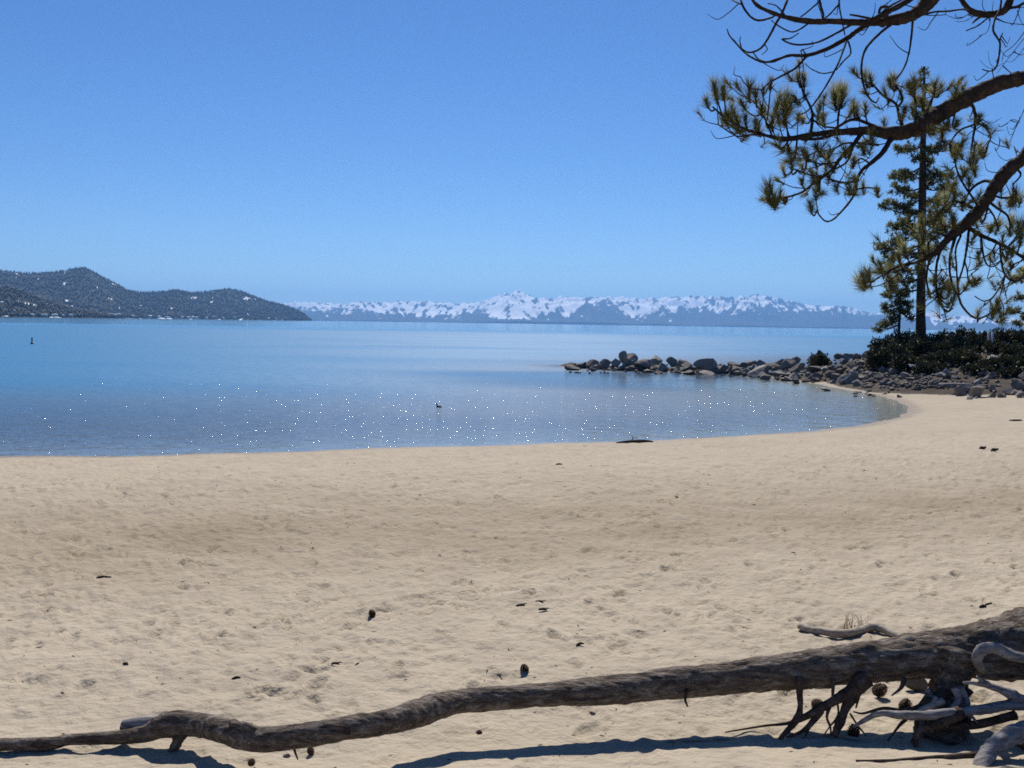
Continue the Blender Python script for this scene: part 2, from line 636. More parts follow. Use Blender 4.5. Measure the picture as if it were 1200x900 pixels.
def stamp(cx, cy, a, b, th, dep):
    m = max(a, b) * 2.2
    i0, i1 = int((cx - m - RX0) / RS), int((cx + m - RX0) / RS) + 1
    j0, j1 = int((cy - m - RY0) / RS), int((cy + m - RY0) / RS) + 1
    i0, j0, i1, j1 = max(i0, 0), max(j0, 0), min(i1, RW), min(j1, RH)
    if i1 <= i0 or j1 <= j0:
        return
    xs = RX0 + np.arange(i0, i1) * RS - cx
    ys = (RY0 + np.arange(j0, j1) * RS - cy)[:, None]
    u = (xs * math.cos(th) + ys * math.sin(th)) / a
    v = (-xs * math.sin(th) + ys * math.cos(th)) / b
    q = np.sqrt(u * u + v * v)
    rast[j0:j1, i0:i1] += dep * (-np.exp(-(q / 0.80) ** 6) + 0.55 * np.exp(-((q - 1.15) / 0.28) ** 2))


for k in range(9000):
    y = 2.4 + 22 * rs.rand() ** 0.85
    x = (rs.rand() - 0.5) * (10 + y * 1.2)
    s = 0.35 + 0.65 * rs.rand() ** 1.4
    stamp(x, y, 0.145 * s, 0.062 * s, rs.rand() * math.pi, (0.010 + 0.034 * rs.rand() ** 1.5) * (0.5 + 0.5 * s))
# walking tracks
for k in range(26):
    x, y = rs.uniform(-9, 9), rs.uniform(4, 20)
    th = rs.uniform(-0.5, 0.5) + (math.pi if rs.rand() < 0.5 else 0)
    for j in range(rs.randint(6, 16)):
        sgn = 1 if j % 2 else -1
        stamp(x - math.sin(th) * 0.10 * sgn, y + math.cos(th) * 0.10 * sgn, 0.15, 0.065, th + rs.uniform(-0.15, 0.15), 0.022 + 0.016 * rs.rand())
        x += math.cos(th) * 0.62
        y += math.sin(th) * 0.62
        th += rs.uniform(-0.12, 0.12)


def relief(x, y):
    u = np.clip((x - RX0) / RS, 0, RW - 1.01)
    v = np.clip((y - RY0) / RS, 0, RH - 1.01)
    i, j = u.astype(int), v.astype(int)
    fu, fv = u - i, v - j
    z = rast[j, i] * (1 - fu) * (1 - fv) + rast[j, i + 1] * fu * (1 - fv) + rast[j + 1, i] * (1 - fu) * fv + rast[j + 1, i + 1] * fu * fv
    w = (0.35 + 0.65 * sstep(4.9, 6.0, y)) * sstep(0, 1.5, x - RX0) * sstep(0, 1.5, RX0 + RW * RS - x) * sstep(0, 0.3, y - RY0) * sstep(0, 1.5, RY0 + RH * RS - y)
    return z * w


def fan(rings, angs):
    """Polar sheet around the viewpoint; angles measured from +Y, full circle."""
    r = np.asarray(rings)[:, None]
    a = np.asarray(angs)[None, :]
    x = (r * np.sin(a)).ravel()
    y = (r * np.cos(a)).ravel()
    n, m = len(rings), len(angs)
    idx = np.arange(n * m).reshape(n, m)
    A, B = idx[:-1], idx[1:]
    q = np.stack([A, B, np.roll(B, -1, 1), np.roll(A, -1, 1)], -1).reshape(-1, 4)
    return x, y, q, idx


fine = np.radians(np.arange(-34, 38.001, 0.11))
coarse = np.radians(np.concatenate([np.arange(38.5, 60, 1.0), np.arange(60, 300, 4.0), np.arange(300, 325.6, 1.0)]))
angs = np.concatenate([fine, coarse])
rings = np.concatenate([[0.6, 1.2, 2.0, 2.6], np.exp(np.arange(math.log(3.0), math.log(72), 0.0064)), np.exp(np.arange(math.log(74), math.log(19500), 0.12)), [20000]])
gx, gy, gq, gi = fan(rings, angs)
gz = H(gx, gy)
land = sstep(0.0, 0.06, gz)
gz = gz + relief(gx, gy) * land
bkv = poly_sd(gx, gy, BANK)
jv = line_d(gx, gy, JETTY)
rocky = np.maximum(sstep(-0.3, 1.2, bkv), np.exp(-(jv / 1.7) ** 2))
sdv = poly_sd(gx, gy, LAND)
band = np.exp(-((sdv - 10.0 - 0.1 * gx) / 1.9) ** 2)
gv = np.column_stack([gx, gy, gz])
gv = np.vstack([gv, [0, 0, H1(0, 0)]])
cap = np.stack([np.full(len(angs), len(gv) - 1), gi[0], np.roll(gi[0], -1)], -1)
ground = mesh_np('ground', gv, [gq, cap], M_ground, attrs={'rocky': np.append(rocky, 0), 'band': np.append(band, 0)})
tag(ground, 'pale tan sand beach with old footprints, rising to a dark soil bank', 'beach', kind='structure')

wr = np.concatenate([[14], np.exp(np.arange(math.log(15), math.log(80), 0.02)), np.exp(np.arange(math.log(82), math.log(19000), 0.1)), [19600]])
wa = np.concatenate([np.radians(np.arange(-40, 60, 0.4)), np.radians(np.arange(60, 320, 4.0))])
wx, wy, wq, wi = fan(wr, wa)
wdep = np.clip(-H(wx, wy), 0, 10)
water = mesh_np('lake_water', np.column_stack([wx, wy, np.zeros(len(wx))]), wq, M_water, attrs={'depth': wdep})
tag(water, 'blue rippled lake with sun sparkles and a paler calm far band', 'lake', kind='structure')

# ------------------------------------------------------------------ far mountains
SKY = [(-300, 352), (-150, 353), (0, 351), (100, 353), (200, 352), (330, 356), (345, 354), (380, 355), (400, 357), (420, 354), (447, 354), (455, 356), (465, 352), (475, 354), (500, 353),
       (520, 355), (545, 356), (560, 354), (575, 349), (590, 345), (603, 342), (612, 343), (625, 349), (640, 350), (655, 348), (690, 349),
       (720, 348), (750, 350), (770, 349), (800, 348), (820, 347), (850, 349), (872, 347), (895, 346), (915, 351), (935, 355), (960, 359),
       (985, 358), (1005, 364), (1020, 367), (1040, 369), (1060, 368), (1090, 366), (1097, 366), (1110, 371), (1130, 370), (1150, 372), (1180, 373),
       (1200, 374), (1300, 372), (1400, 376), (1600, 378)]
pxs = np.arange(-300, 1600, 1.0)
skyy = np.interp(pxs, [a for a, b in SKY], [b for a, b in SKY])
skyy += np.array([1.5 * (mnoise.fractal(Vector((p * 0.16, 3.1, 0)), 1.0, 2.0, 4)) for p in pxs])
hl = np.array([hor(p) for p in (0, 600, 1200)])
horz = np.interp(pxs, [-600, 0, 600, 1200, 1800], [2 * hl[0] - hl[1], hl[0], hl[1], hl[2], 2 * hl[2] - hl[1]])
NV = 70
vv = np.linspace(0, 1, NV) ** 1.1
D = 12500 + 4200 * vv
tanang = (horz - skyy) / F
xdir = (pxs - 600) / F
Hm = np.zeros((NV, len(pxs)))
for j in range(NV):
    for i in range(len(pxs)):
        x, y = xdir[i] * D[j], D[j]
        w = mnoise.ridged_multi_fractal(Vector((x * 0.0010 + 0.00025 * y, y * 0.00060, 1.7)), 0.85, 2.1, 6, 1.0, 2.0)
        Hm[j, i] = w
Hm = Hm / 2.2
env = 0.06 + 0.94 * sstep(0, 1, vv ** 0.9)[:, None] * (1 - 0.25 * sstep(0.86, 1.0, vv)[:, None])
shp = env * (0.30 + 0.85 * Hm)
# a dark foothill in front of the snowy range
foot = np.exp(-((pxs - 690) / 24) ** 2)[None, :] * np.exp(-((vv - 0.34) / 0.22) ** 2)[:, None] * 0.20
foot2 = np.exp(-((pxs - 420) / 60) ** 2)[None, :] * np.exp(-((vv - 0.25) / 0.15) ** 2)[:, None] * 0.16
shp = shp + foot + foot2
ang = shp / (D[:, None] / D[-1])
mx = ang.max(0)
k = np.ones(15) / 15
mx = np.convolve(np.pad(mx, 7, mode='edge'), k, 'valid')
z = shp / mx[None, :] * (tanang * D[-1])[None, :] + ZC
z = z - (1 - sstep(0, 0.03, vv))[:, None] * 12
hrel = shp / mx[None, :]
smo = Hm.copy()
for ax in (0, 1):
    kk = np.ones(21 if ax else 9) / (21 if ax else 9)
    smo = np.apply_along_axis(lambda r: np.convolve(np.pad(r, len(kk) // 2, mode='edge'), kk, 'valid'), ax, smo)
rib = Hm - smo
gxr = np.gradient(z, axis=1)
side = np.clip(gxr / 14.0, -1, 1)
less = sstep(770, 880, pxs)[None, :]
snow = sstep(0.05, 0.60, hrel) * 0.82 - 0.15 + 0.60 * side - 2.2 * rib
snow = snow - less * 0.26 * (1 - 0.5 * sstep(1040, 1100, pxs)[None, :]) - 2.6 * foot - 2.0 * foot2
snow += 0.22 * np.exp(-((pxs - 575) / 45) ** 2)[None, :]
snow -= 0.12 * (1 - sstep(380, 460, pxs))[None, :]
snow = np.where(hrel < 0.14, -0.6, snow)
TLP = [(-300, .5), (330, .5), (400, .50), (430, .42), (455, .36), (475, .28), (495, .16), (530, .14), (545, .55), (560, .58), (570, .30), (585, .14), (620, .12), (635, .30), (650, .40), (664, .34), (676, .50), (692, .62), (712, .60), (726, .40),
       (738, .24), (752, .30), (768, .52), (785, .50), (810, .36), (835, .44), (860, .38), (885, .42), (905, .52), (935, .54), (965, .64), (985, .60), (1010, .72), (1050, .7), (1075, .6), (1092, .35), (1130, .45), (1170, .4), (1300, .5), (1600, .5)]
TL = np.interp(pxs, [a for a, b in TLP], [b for a, b in TLP])
hpx = hrel * ((horz - skyy))[None, :]
nA = np.zeros_like(hrel)
nB = np.zeros_like(hrel)
nC = np.zeros_like(hrel)
for j in range(NV):
    for i in range(len(pxs)):
        if pxs[i] < 300 or pxs[i] > 1300:
            continue
        u, w = pxs[i], hpx[j, i]
        sg = 1.0 if math.sin(u * 0.055 + 2.2 * math.sin(u * 0.017)) > 0 else -1.0
        nC[j, i] = mnoise.fractal(Vector((u * 0.10, w * 0.20, 15.0)), 0.6, 2.1, 5)
        nA[j, i] = mnoise.fractal(Vector((u * 0.055, w * 0.11, 5.0)), 0.8, 2.0, 4)
        nB[j, i] = mnoise.fractal(Vector(((u + 1.0 * w) * 0.20, (u - 1.0 * w) * 0.045, 2.0 + sg)), 0.8, 2.0, 3) if sg > 0 else mnoise.fractal(Vector(((u - 1.0 * w) * 0.20, (u + 1.0 * w) * 0.045, 8.0)), 0.8, 2.0, 3)
tl = TL[None, :] - 0.08 + 0.26 * nA + 0.16 * nC
snow = sstep(tl - 0.22, tl + 0.26, hrel) * 1.0 - 0.33 - 0.17 * sstep(770, 810, pxs)[None, :] * (1 - sstep(1070, 1095, pxs))[None, :] + 0.62 * nB + 0.75 * nC + 0.20 * nA + 0.30 * side - 0.5 * rib
snow = snow + 0.14 * np.exp(-((pxs - 600) / 30) ** 2)[None, :] + 0.16 * np.exp(-((pxs - 760) / 40) ** 2)[None, :]
snow = np.where(hrel < 0.10, -0.6, snow)
X = xdir[None, :] * D[:, None]
Y = np.repeat(D[:, None], len(pxs), 1)
# back side slopes down so the range has depth
zb = np.full((1, len(pxs)), -2.0)
V = np.stack([np.vstack([X, xdir[None, :] * 19000.0]), np.vstack([Y, np.full((1, len(pxs)), 19000.0)]), np.vstack([z, zb])], -1).reshape(-1, 3)
sn = np.vstack([snow, snow[-1:]]).ravel()
ii = np.arange((NV + 1) * len(pxs)).reshape(NV + 1, len(pxs))
q = np.stack([ii[:-1, :-1], ii[:-1, 1:], ii[1:, 1:], ii[1:, :-1]], -1).reshape(-1, 4)
mo = mesh_np('mountains', V, q, M_mount, attrs={'snow': sn})
tag(mo, 'distant snow covered mountain range across the lake, blue with haze', 'mountains', kind='structure')

# ------------------------------------------------------------------ forested hills on the left
def hill(name, sky, d0, d1, px0, px1, step, label, seed, ntree, th0, th1, rough):
    p = np.arange(px0, px1 + 0.1, step)
    sy = np.interp(p, [a for a, b in sky], [b for a, b in sky])
    hz = np.interp(p, [-600, 0, 600], [2 * hl[0] - hl[1], hl[0], hl[1]])
    D0 = np.interp(p, [a for a, b in d0], [b for a, b in d0])
    D1 = np.interp(p, [a for a, b in d1], [b for a, b in d1])
    tm = 0.5 * (th0 + th1)
    top = np.maximum((hz - sy) / F * D1 + ZC - tm * 0.9, 0.5)
    nv = 40
    v = np.linspace(0, 1.5, nv)
    f = np.where(v < 1, sstep(0, 1.15, v) / sstep(0, 1.15, np.array([1.0])), 1 - 0.9 * sstep(1, 1.6, v))
    Dv = D0[None, :] + (D1 - D0)[None, :] * v[:, None]
    xx = (p - 600)[None, :] / F * Dv
    nz = np.array([[mnoise.fractal(Vector((xx[j, i] * 0.004, Dv[j, i] * 0.004, seed)), 0.9, 2.0, 4) for i in range(len(p))] for j in range(nv)])
    bell = np.clip(4 * v * (1 - v), 0, 1) ** 0.8
    zz = top[None, :] * f[:, None] + nz * rough * top[None, :] * bell[:, None]
    zz = zz - 3.0 * (v < 0.01)[:, None]
    cl = np.array([[mnoise.fractal(Vector((xx[j, i] * 0.030, Dv[j, i] * 0.006, seed + 9)), 0.8, 2.0, 3) for i in range(len(p))] for j in range(nv)])
    low = 0.10 * (1 - sstep(0.0, 0.35, v))[:, None]
    sn = sstep(0.56, 0.68, cl + low)
    ii = np.arange(nv * len(p)).reshape(nv, len(p))
    q = np.stack([ii[:-1, :-1], ii[:-1, 1:], ii[1:, 1:], ii[1:, :-1]], -1).reshape(-1, 4)
    o = mesh_np(name, np.stack([xx, Dv, zz], -1).reshape(-1, 3), q, M_hill, attrs={'snow': sn.ravel()})
    tag(o, label, 'hill', kind='structure')
    # the wood on it: thousands of conifers that read as one mass
    r = np.random.RandomState(seed)
    fi = r.rand(ntree) * (len(p) - 1.01)
    fj = (r.rand(ntree) * 1.06) / 1.5 * (nv - 1.01)
    i, j = fi.astype(int), fj.astype(int)
    a, b = (fi - i), (fj - j)

    def smp(A):
        return A[j, i] * (1 - a) * (1 - b) + A[j, i + 1] * a * (1 - b) + A[j + 1, i] * (1 - a) * b + A[j + 1, i + 1] * a * b
    tx, ty, tz, ts = smp(xx), smp(Dv), smp(zz), smp(sn)
    keep = (r.rand(ntree) > ts * 0.95) & (tz > 0.8)
    tx, ty, tz = tx[keep], ty[keep], tz[keep]
    n = len(tx)
    hh = r.uniform(th0, th1, n) * (0.7 + 0.6 * r.rand(n) ** 2)
    wd = hh * r.uniform(0.15, 0.24, n)
    an = np.arange(6) / 6 * 2 * math.pi
    ring = np.stack([np.cos(an), np.sin(an)], -1)
    V = np.zeros((n, 13, 3))
    base = np.stack([tx, ty, tz], -1)
    for kx in range(6):
        jit = r.uniform(0.7, 1.25, n)
        V[:, kx, 0] = tx + ring[kx, 0] * wd * jit
        V[:, kx, 1] = ty + ring[kx, 1] * wd * jit
        V[:, kx, 2] = tz + hh * r.uniform(0.02, 0.12, n)
        V[:, 6 + kx, 0] = tx + ring[kx, 0] * wd * 0.62 * jit
        V[:, 6 + kx, 1] = ty + ring[kx, 1] * wd * 0.62 * jit
        V[:, 6 + kx, 2] = tz + hh * r.uniform(0.42, 0.55, n)
    V[:, 12] = base
    V[:, 12, 2] += hh
    off = (np.arange(n) * 13)[:, None, None]
    kk = np.arange(6)
    q = np.stack([kk, np.roll(kk, -1), 6 + np.roll(kk, -1), 6 + kk], -1)[None] + off
    t3 = np.stack([6 + kk, 6 + np.roll(kk, -1), np.full(6, 12)], -1)[None] + off
    w = mesh_np('conifer_forest', V.reshape(-1, 3), [t3.reshape(-1, 3), q.reshape(-1, 4)], M_fartree, smooth=False)
    tag(w, None, None, kind='stuff')
    return o, w, (p, xx, Dv, zz, nv)


hA, wA, gridA = hill('far_hill', [(-300, 322), (-150, 318), (0, 315), (30, 319), (60, 318), (75, 316), (92, 313), (101, 313), (110, 318), (130, 328), (150, 339), (165, 341), (185, 341), (205, 339),
                               (225, 342), (245, 340), (268, 337), (280, 339), (290, 343), (310, 351), (330, 356), (345, 361), (355, 366), (366, 375.2), (369, 376)],
              [(-300, 2300), (0, 2500), (100, 2800), (200, 3300), (300, 4000), (369, 4600)], [(-300, 3900), (0, 4000), (100, 4100), (200, 4400), (300, 4800), (369, 4900)],
              -300, 369, 1.5, 'blue grey forested hill with two summits beyond the left of the lake', 3, 26000, 7, 12, 0.16)
tag(wA, 'blue grey conifer wood covering the two-topped far hill', 'forest')
hB, wB, gridB = hill('dark_hill', [(-300, 318), (-100, 326), (0, 333), (15, 335), (35, 343), (60, 352), (85, 359), (110, 364), (140, 370), (165, 373.5), (172, 374)],
              [(-300, 1300), (0, 1700), (100, 2000), (172, 2400)], [(-300, 1900), (0, 2200), (100, 2400), (172, 2500)],
              -300, 172, 1.5, 'darker low wooded spur in front of the far hill at the left edge', 5, 7000, 6, 10, 0.12)
tag(wB, 'near black conifer wood on the low spur at the left', 'forest')

# small houses along that shore
hm = MB()
hv = np.array([(-1, -1, 0), (1, -1, 0), (1, 1, 0), (-1, 1, 0), (-1, -1, 1), (1, -1, 1), (1, 1, 1), (-1, 1, 1)], float) * [4, 3, 3.4]
hm.add(hv, None, [(0, 1, 5, 4), (1, 2, 6, 5), (2, 3, 7, 6), (3, 0, 4, 7)])
rv = np.array([(-4.6, -3.7, 3.2), (4.6, -3.7, 3.2), (4.6, 3.7, 3.2), (-4.6, 3.7, 3.2), (-4.6, 0, 6.0), (4.6, 0, 6.0)], float)
rm = MB()
rm.add(rv, [(0, 4, 3), (1, 2, 5)], [(0, 1, 5, 4), (2, 3, 4, 5), (3, 2, 1, 0)])
house0 = None
hspots = []
for k, (px, vj) in enumerate([(42, .06), (53, .10), (56, .05), (66, .05), (69, .08), (78, .10), (86, .08), (20, .30), (6, .45), (36, .28)]):
    hspots.append((gridB, px, vj))
for px, vj in [(104, .06), (106, .12), (113, .03), (122, .04), (132, .05), (136, .03), (141, .06), (157, .03), (176, .03), (187, .02), (196, .04), (199, .02),
               (214, .06), (221, .10), (226, .12), (222, .03), (231, .05), (243, .08), (252, .10), (262, .05), (275, .05), (314, .05), (323, .06), (331, .03)]:
    hspots.append((gridA, px, vj))
for k, (gr, px, vj) in enumerate(hspots):
    p, xx, Dv, zz, nv = gr
    i = int(np.clip(np.searchsorted(p, px), 0, len(p) - 1))
    j = int(round(vj / 1.5 * (nv - 1)))
    loc = (xx[j, i], Dv[j, i] - 14, max(zz[j, i], 0.4) + 3)
    if house0 is None:
        house0 = empty('house', loc, '', 'house')
        hm.build('wall', M_wall, house0, smooth=False)
        rm.build('roof', M_roofsnow, house0, smooth=False)
        o = house0
    else:
        o = copy_tree(house0)
        o.location = loc
    o.rotation_euler.z = rnd.uniform(-0.6, 0.6)
    o.scale = (1, 1, 1) if gr is gridA else (0.62, 0.62, 0.62)
    s = rnd.uniform(0.75, 1.3)
    o.scale = [c * s for c in o.scale]
    if gr is gridB:
        tag(o, 'small pale house showing white among the trees of the near black spur at the left', 'house', 'pale houses on the dark left spur')
    else:
        tag(o, 'small pale house at the foot of the blue grey two-topped hill', 'house', 'pale houses along the shore of the far hill')

# ------------------------------------------------------------------ boulders
def rock_mesh(name, seed, sub=4, mat=None):
    bm = bmesh.new()
    bmesh.ops.create_icosphere(bm, subdivisions=sub, radius=1.0)
    r = random.Random(seed)
    planes = []
    for _ in range(r.randint(8, 11)):
        n = Vector((r.uniform(-1, 1), r.uniform(-1, 1), r.uniform(-0.8, 1))).normalized()
        planes.append((n, r.uniform(0.36, 0.74)))
    for v in bm.verts:
        c = v.co.copy()
        for n, d in planes:
            e = c.dot(n) - d
            if e > 0:
                c -= n * e * 0.99
        c += c.normalized() * (0.035 * mnoise.fractal(c * 3.0 + Vector((seed, 0, 0)), 0.9, 2.0, 4))
        v.co = c
    lo = min(v.co.z for v in bm.verts)
    hi = max(v.co.z for v in bm.verts)
    w = max(max(abs(v.co.x), abs(v.co.y)) for v in bm.verts)
    for v in bm.verts:
        v.co = Vector((v.co.x / w * 0.5, v.co.y / w * 0.5, (v.co.z - lo) / (hi - lo)))
    me = bpy.data.meshes.new(name)
    bm.to_mesh(me)
    bm.free()
    me.materials.append(mat or M_rock)
    return me


RM = [rock_mesh('boulder', s) for s in range(1, 11)]
RMp = [rock_mesh('boulder_pale', s, 4, M_rockpale) for s in (21, 22)]
used = {}


def put_rock(px, py, wpx, hpx, label, group=None, mesh=None, sink=0.22, name='boulder', loc=None, rot=None, tilt=0.22):
    g = G(px, py) if loc is None else np.asarray(loc)
    d = g[1]
    w, h = wpx * d / F, hpx * d / F
    o = bpy.data.objects.new(name, mesh or rnd.choice(RM))
    link(o)
    o.location = (g[0], g[1] + w * 0.3, g[2] - h * sink)
    hh = h * (1 + sink) * 0.92
    o.scale = (w * 1.25, w * rnd.uniform(0.85, 1.2), hh)
    o.rotation_euler = (rnd.uniform(-tilt, tilt), rnd.uniform(-tilt, tilt), rnd.uniform(-0.5, 0.5) + (math.pi if rnd.random() < .5 else 0))
    tag(o, label, 'rock', group)
    return o


DET = [  # px centre, py base, width, height, label
    (669, 431, 15, 7, 'low flat boulder at the very tip of the rock jetty'),
    (681, 432, 14, 9, 'rounded boulder second from the tip of the rock jetty'),
    (695, 432, 16, 12, 'dark boulder third from the tip of the rock jetty'),
    (710, 433, 15, 14, 'dark upright boulder left of the tallest rock on the jetty'),
    (741, 430, 16, 18, 'broad brownish boulder leaning on the tallest rock of the jetty'),
    (728, 434, 12, 6, 'small pale stone at the waterline below the tallest jetty rock'),
    (738, 435, 10, 6, 'small rounded stone in the water right below the tallest jetty rock'),
    (757, 433, 25, 14, 'large pale sloping boulder right of the tallest jetty rock'),
    (769, 428, 15, 13, 'grey pointed boulder behind the large pale sloping boulder'),
    (776, 434, 17, 9, 'low grey boulder between the pale sloping boulder and the gap in the jetty'),
    (760, 437, 17, 5, 'flat pale slab at the waterline in front of the sloping boulder'),
    (789, 430, 12, 14, 'dark steep boulder just right of the gap in the jetty'),
    (794, 437, 12, 8, 'pale stone at the waterline below the dark steep boulder'),
    (803, 430, 13, 10, 'dark rounded boulder on the jetty crest right of the steep one'),
    (806, 435, 18, 9, 'wide brown boulder in the middle of the jetty face'),
    (808, 439, 17, 6, 'low wet slab under the wide brown jetty boulder'),
    (827, 436, 24, 18, 'largest dark boulder with a pale slanted face in the middle of the jetty'),
    (828, 439, 17, 5, 'thin pale stone at the foot of the largest jetty boulder'),
    (839, 438, 11, 9, 'pale boulder right of the largest jetty boulder'),
    (849, 437, 13, 11, 'dark boulder where the jetty begins to widen'),
    (863, 437, 15, 10, 'grey boulder at the foot of the jetty right of the widening'),
    (876, 438, 13, 9, 'squat grey boulder left of the long brown one'),
    (892, 440, 28, 12, 'long low brown boulder on the inner jetty'),
    (900, 445, 14, 7, 'pale wedge stone at the waterline below the long brown boulder'),
    (925, 434, 16, 15, 'dark pointed boulder on the crest of the inner jetty'),
    (937, 436, 17, 12, 'pale round shouldered boulder right of the dark pointed one'),
    (916, 443, 17, 10, 'grey slanting boulder below the dark pointed one'),
    (919, 446, 14, 4, 'flat pale sliver of rock at the inner jetty waterline'),
    (932, 444, 17, 9, 'dark slanting slab in the middle of the inner rock slope'),
    (933, 449, 10, 6, 'small pale leaning stone at the water below the slanting slab'),
    (946, 448, 12, 6, 'low grey stone at the waterline of the inner slope'),
    (957, 446, 15, 10, 'pale upright boulder near the water on the inner slope'),
    (956, 436, 18, 8, 'long tan slab lying high on the inner rock slope'),
    (994, 450, 20, 17, 'biggest pale boulder with a dark front where the rocks meet the shore'),
    (976, 441, 13, 8, 'flat light boulder left above the biggest pale boulder'),
    (985, 437, 12, 11, 'dark square boulder above the biggest pale boulder'),
    (1008, 437, 11, 10, 'light rounded boulder right above the biggest pale boulder'),
    (970, 458, 13, 3.2, 'flat pale rock standing alone in the shallow water'),
    (998, 420, 12, 6, 'flat pale boulder high on the slope under the two standing rocks'),
    (983, 421, 12, 8, 'dark block high on the slope left of the flat pale boulder'),
    (1125, 464, 14, 12, 'reddish boulder at the left end of the beach row of rocks'),
    (1136, 460, 10, 10, 'narrow grey boulder between the reddish one and the large grey one'),
    (1149, 466, 19, 15, 'large grey boulder with a dark front in the beach row'),
    (1163, 459, 9, 9, 'small dark boulder right of the large grey beach boulder'),
    (1182, 463, 16, 10, 'broad low boulder in the right part of the beach row'),
    (1197, 458, 16, 14, 'slanting grey boulder at the right edge of the picture'),
    (1198, 466, 10, 9, 'small brown boulder in front of the slanting one at the right edge'),
    (1165, 466, 9, 6, 'small light stone in front of the beach row'),
    (1137, 468, 9, 4, 'flat pale stone in the sand before the large grey boulder'),
]
for a in DET:
    put_rock(*a[:5])
# boulders that stand on others or on the bank: given their own distance
b = P(729, 424, 58.9)
put_rock(729, 424, 11, 15, 'tallest dark boulder standing on top of the jetty pile', loc=(b[0], b[1], b[2]), sink=0.1)
b = P(722, 428, 58.9)
put_rock(722, 428, 12, 9, 'tan boulder wedged under the tallest jetty rock', loc=(b[0], b[1], b[2]), sink=0.3)
b = P(1005, 411, 51.5)
b[2] = H1(b[0], b[1])
put_rock(1005, 411, 10, 9, 'dark upright boulder, right of the two standing above the inner jetty', loc=(b[0], b[1], b[2]), sink=0.5, tilt=0.08)
b = P(993, 412, 51.5)
b[2] = H1(b[0], b[1])
put_rock(993, 412, 9, 6, 'dark squat boulder, left of the two standing above the inner jetty', loc=(b[0], b[1], b[2]), sink=0.5, tilt=0.08)
o = put_rock(1110, 438, 11, 8, 'rounded lavender stone lying in the dark bank', mesh=rock_mesh('lavender', 31, 3, M_rocklav), name='rounded_stone')
put_rock(1172, 407, 14, 4, 'flat pale slab near the top of the bank at the right', mesh=RMp[0])
for px, py, w, h, lb in [(1153, 428, 12, 7, 'pale brown stone in the bare patch of the bank'), (1163, 423, 10, 6, 'pale stone high in the bare patch of the bank'),
                         (1090, 421, 9, 5, 'pale stone under the shrubs right of the tall pine'), (1140, 437, 11, 6, 'rounded light stone at the foot of the bare bank patch')]:
    put_rock(px, py, w, h, lb, mesh=RMp[1] if 'pale' in lb else None)

# the many smaller rocks of the slopes
fill = []
tries = 0
while len(fill) < 88 and tries < 3000:
    tries += 1
    px = rnd.uniform(1000, 1205)
    py = rnd.uniform(404, 452) if px > 1060 else rnd.uniform(418, 455)
    if px > 1080 and py < 416 and rnd.random() < 0.7:
        continue
    if any(abs(px - a) < 4 and abs(py - c) < 2.5 for a, c in fill):
        continue
    if px > 1050 and py > 448 and px < 1115:
        continue
    fill.append((px, py))
    s = rnd.uniform(5, 12)
    put_rock(px, py, s * rnd.uniform(0.9, 1.4), s * rnd.uniform(0.55, 0.95), 'weathered grey boulder among many on the dark bank below the shrubs', 'boulders scattered on the dark bank')
fill2 = []
tries = 0
while len(fill2) < 62 and tries < 3000:
    tries += 1
    px = rnd.uniform(850, 1010)
    base = np.interp(px, [850, 900, 950, 1010], [437, 443, 448, 453])
    topy = np.interp(px, [850, 900, 950, 1010], [430, 428, 424, 416])
    py = rnd.uniform(topy, base + 1)
    if any(abs(px - a) < 5 and abs(py - c) < 3 for a, c in fill2):
        continue
    fill2.append((px, py))
    s = rnd.uniform(5, 11)
    put_rock(px, py, s * rnd.uniform(1.0, 1.5), s * rnd.uniform(0.6, 0.95), 'grey granite boulder packed among others on the inner rock slope by the bay', 'boulders packed on the inner rock slope')
for k in range(40):
    px = rnd.uniform(668, 855)
    py = rnd.uniform(431, 438.5) if px > 745 else rnd.uniform(429.5, 434.5)
    s = rnd.uniform(4, 9)
    put_rock(px, py, s * rnd.uniform(1.1, 1.8), s * rnd.uniform(0.6, 0.9), 'small dark stone filling the gaps of the outer rock jetty', 'small stones in the outer jetty')
for k in range(34):
    px, py = (rnd.uniform(1002, 1062), rnd.uniform(450, 466)) if k < 16 else (rnd.uniform(1010, 1118), rnd.uniform(438, 457))
    s = rnd.uniform(2.5, 6)
    put_rock(px, py, s * 1.4, s * 0.6, 'small stone at the foot of the rocks where bay and beach meet', 'small stones at the foot of the rocks by the bay')
for k in range(14):
    px, py = rnd.uniform(1112, 1202), rnd.uniform(453, 468)
    s = rnd.uniform(3, 8)
    put_rock(px, py, s * 1.3, s * 0.75, 'small grey stone between the larger boulders of the beach row', 'small stones in the beach row')

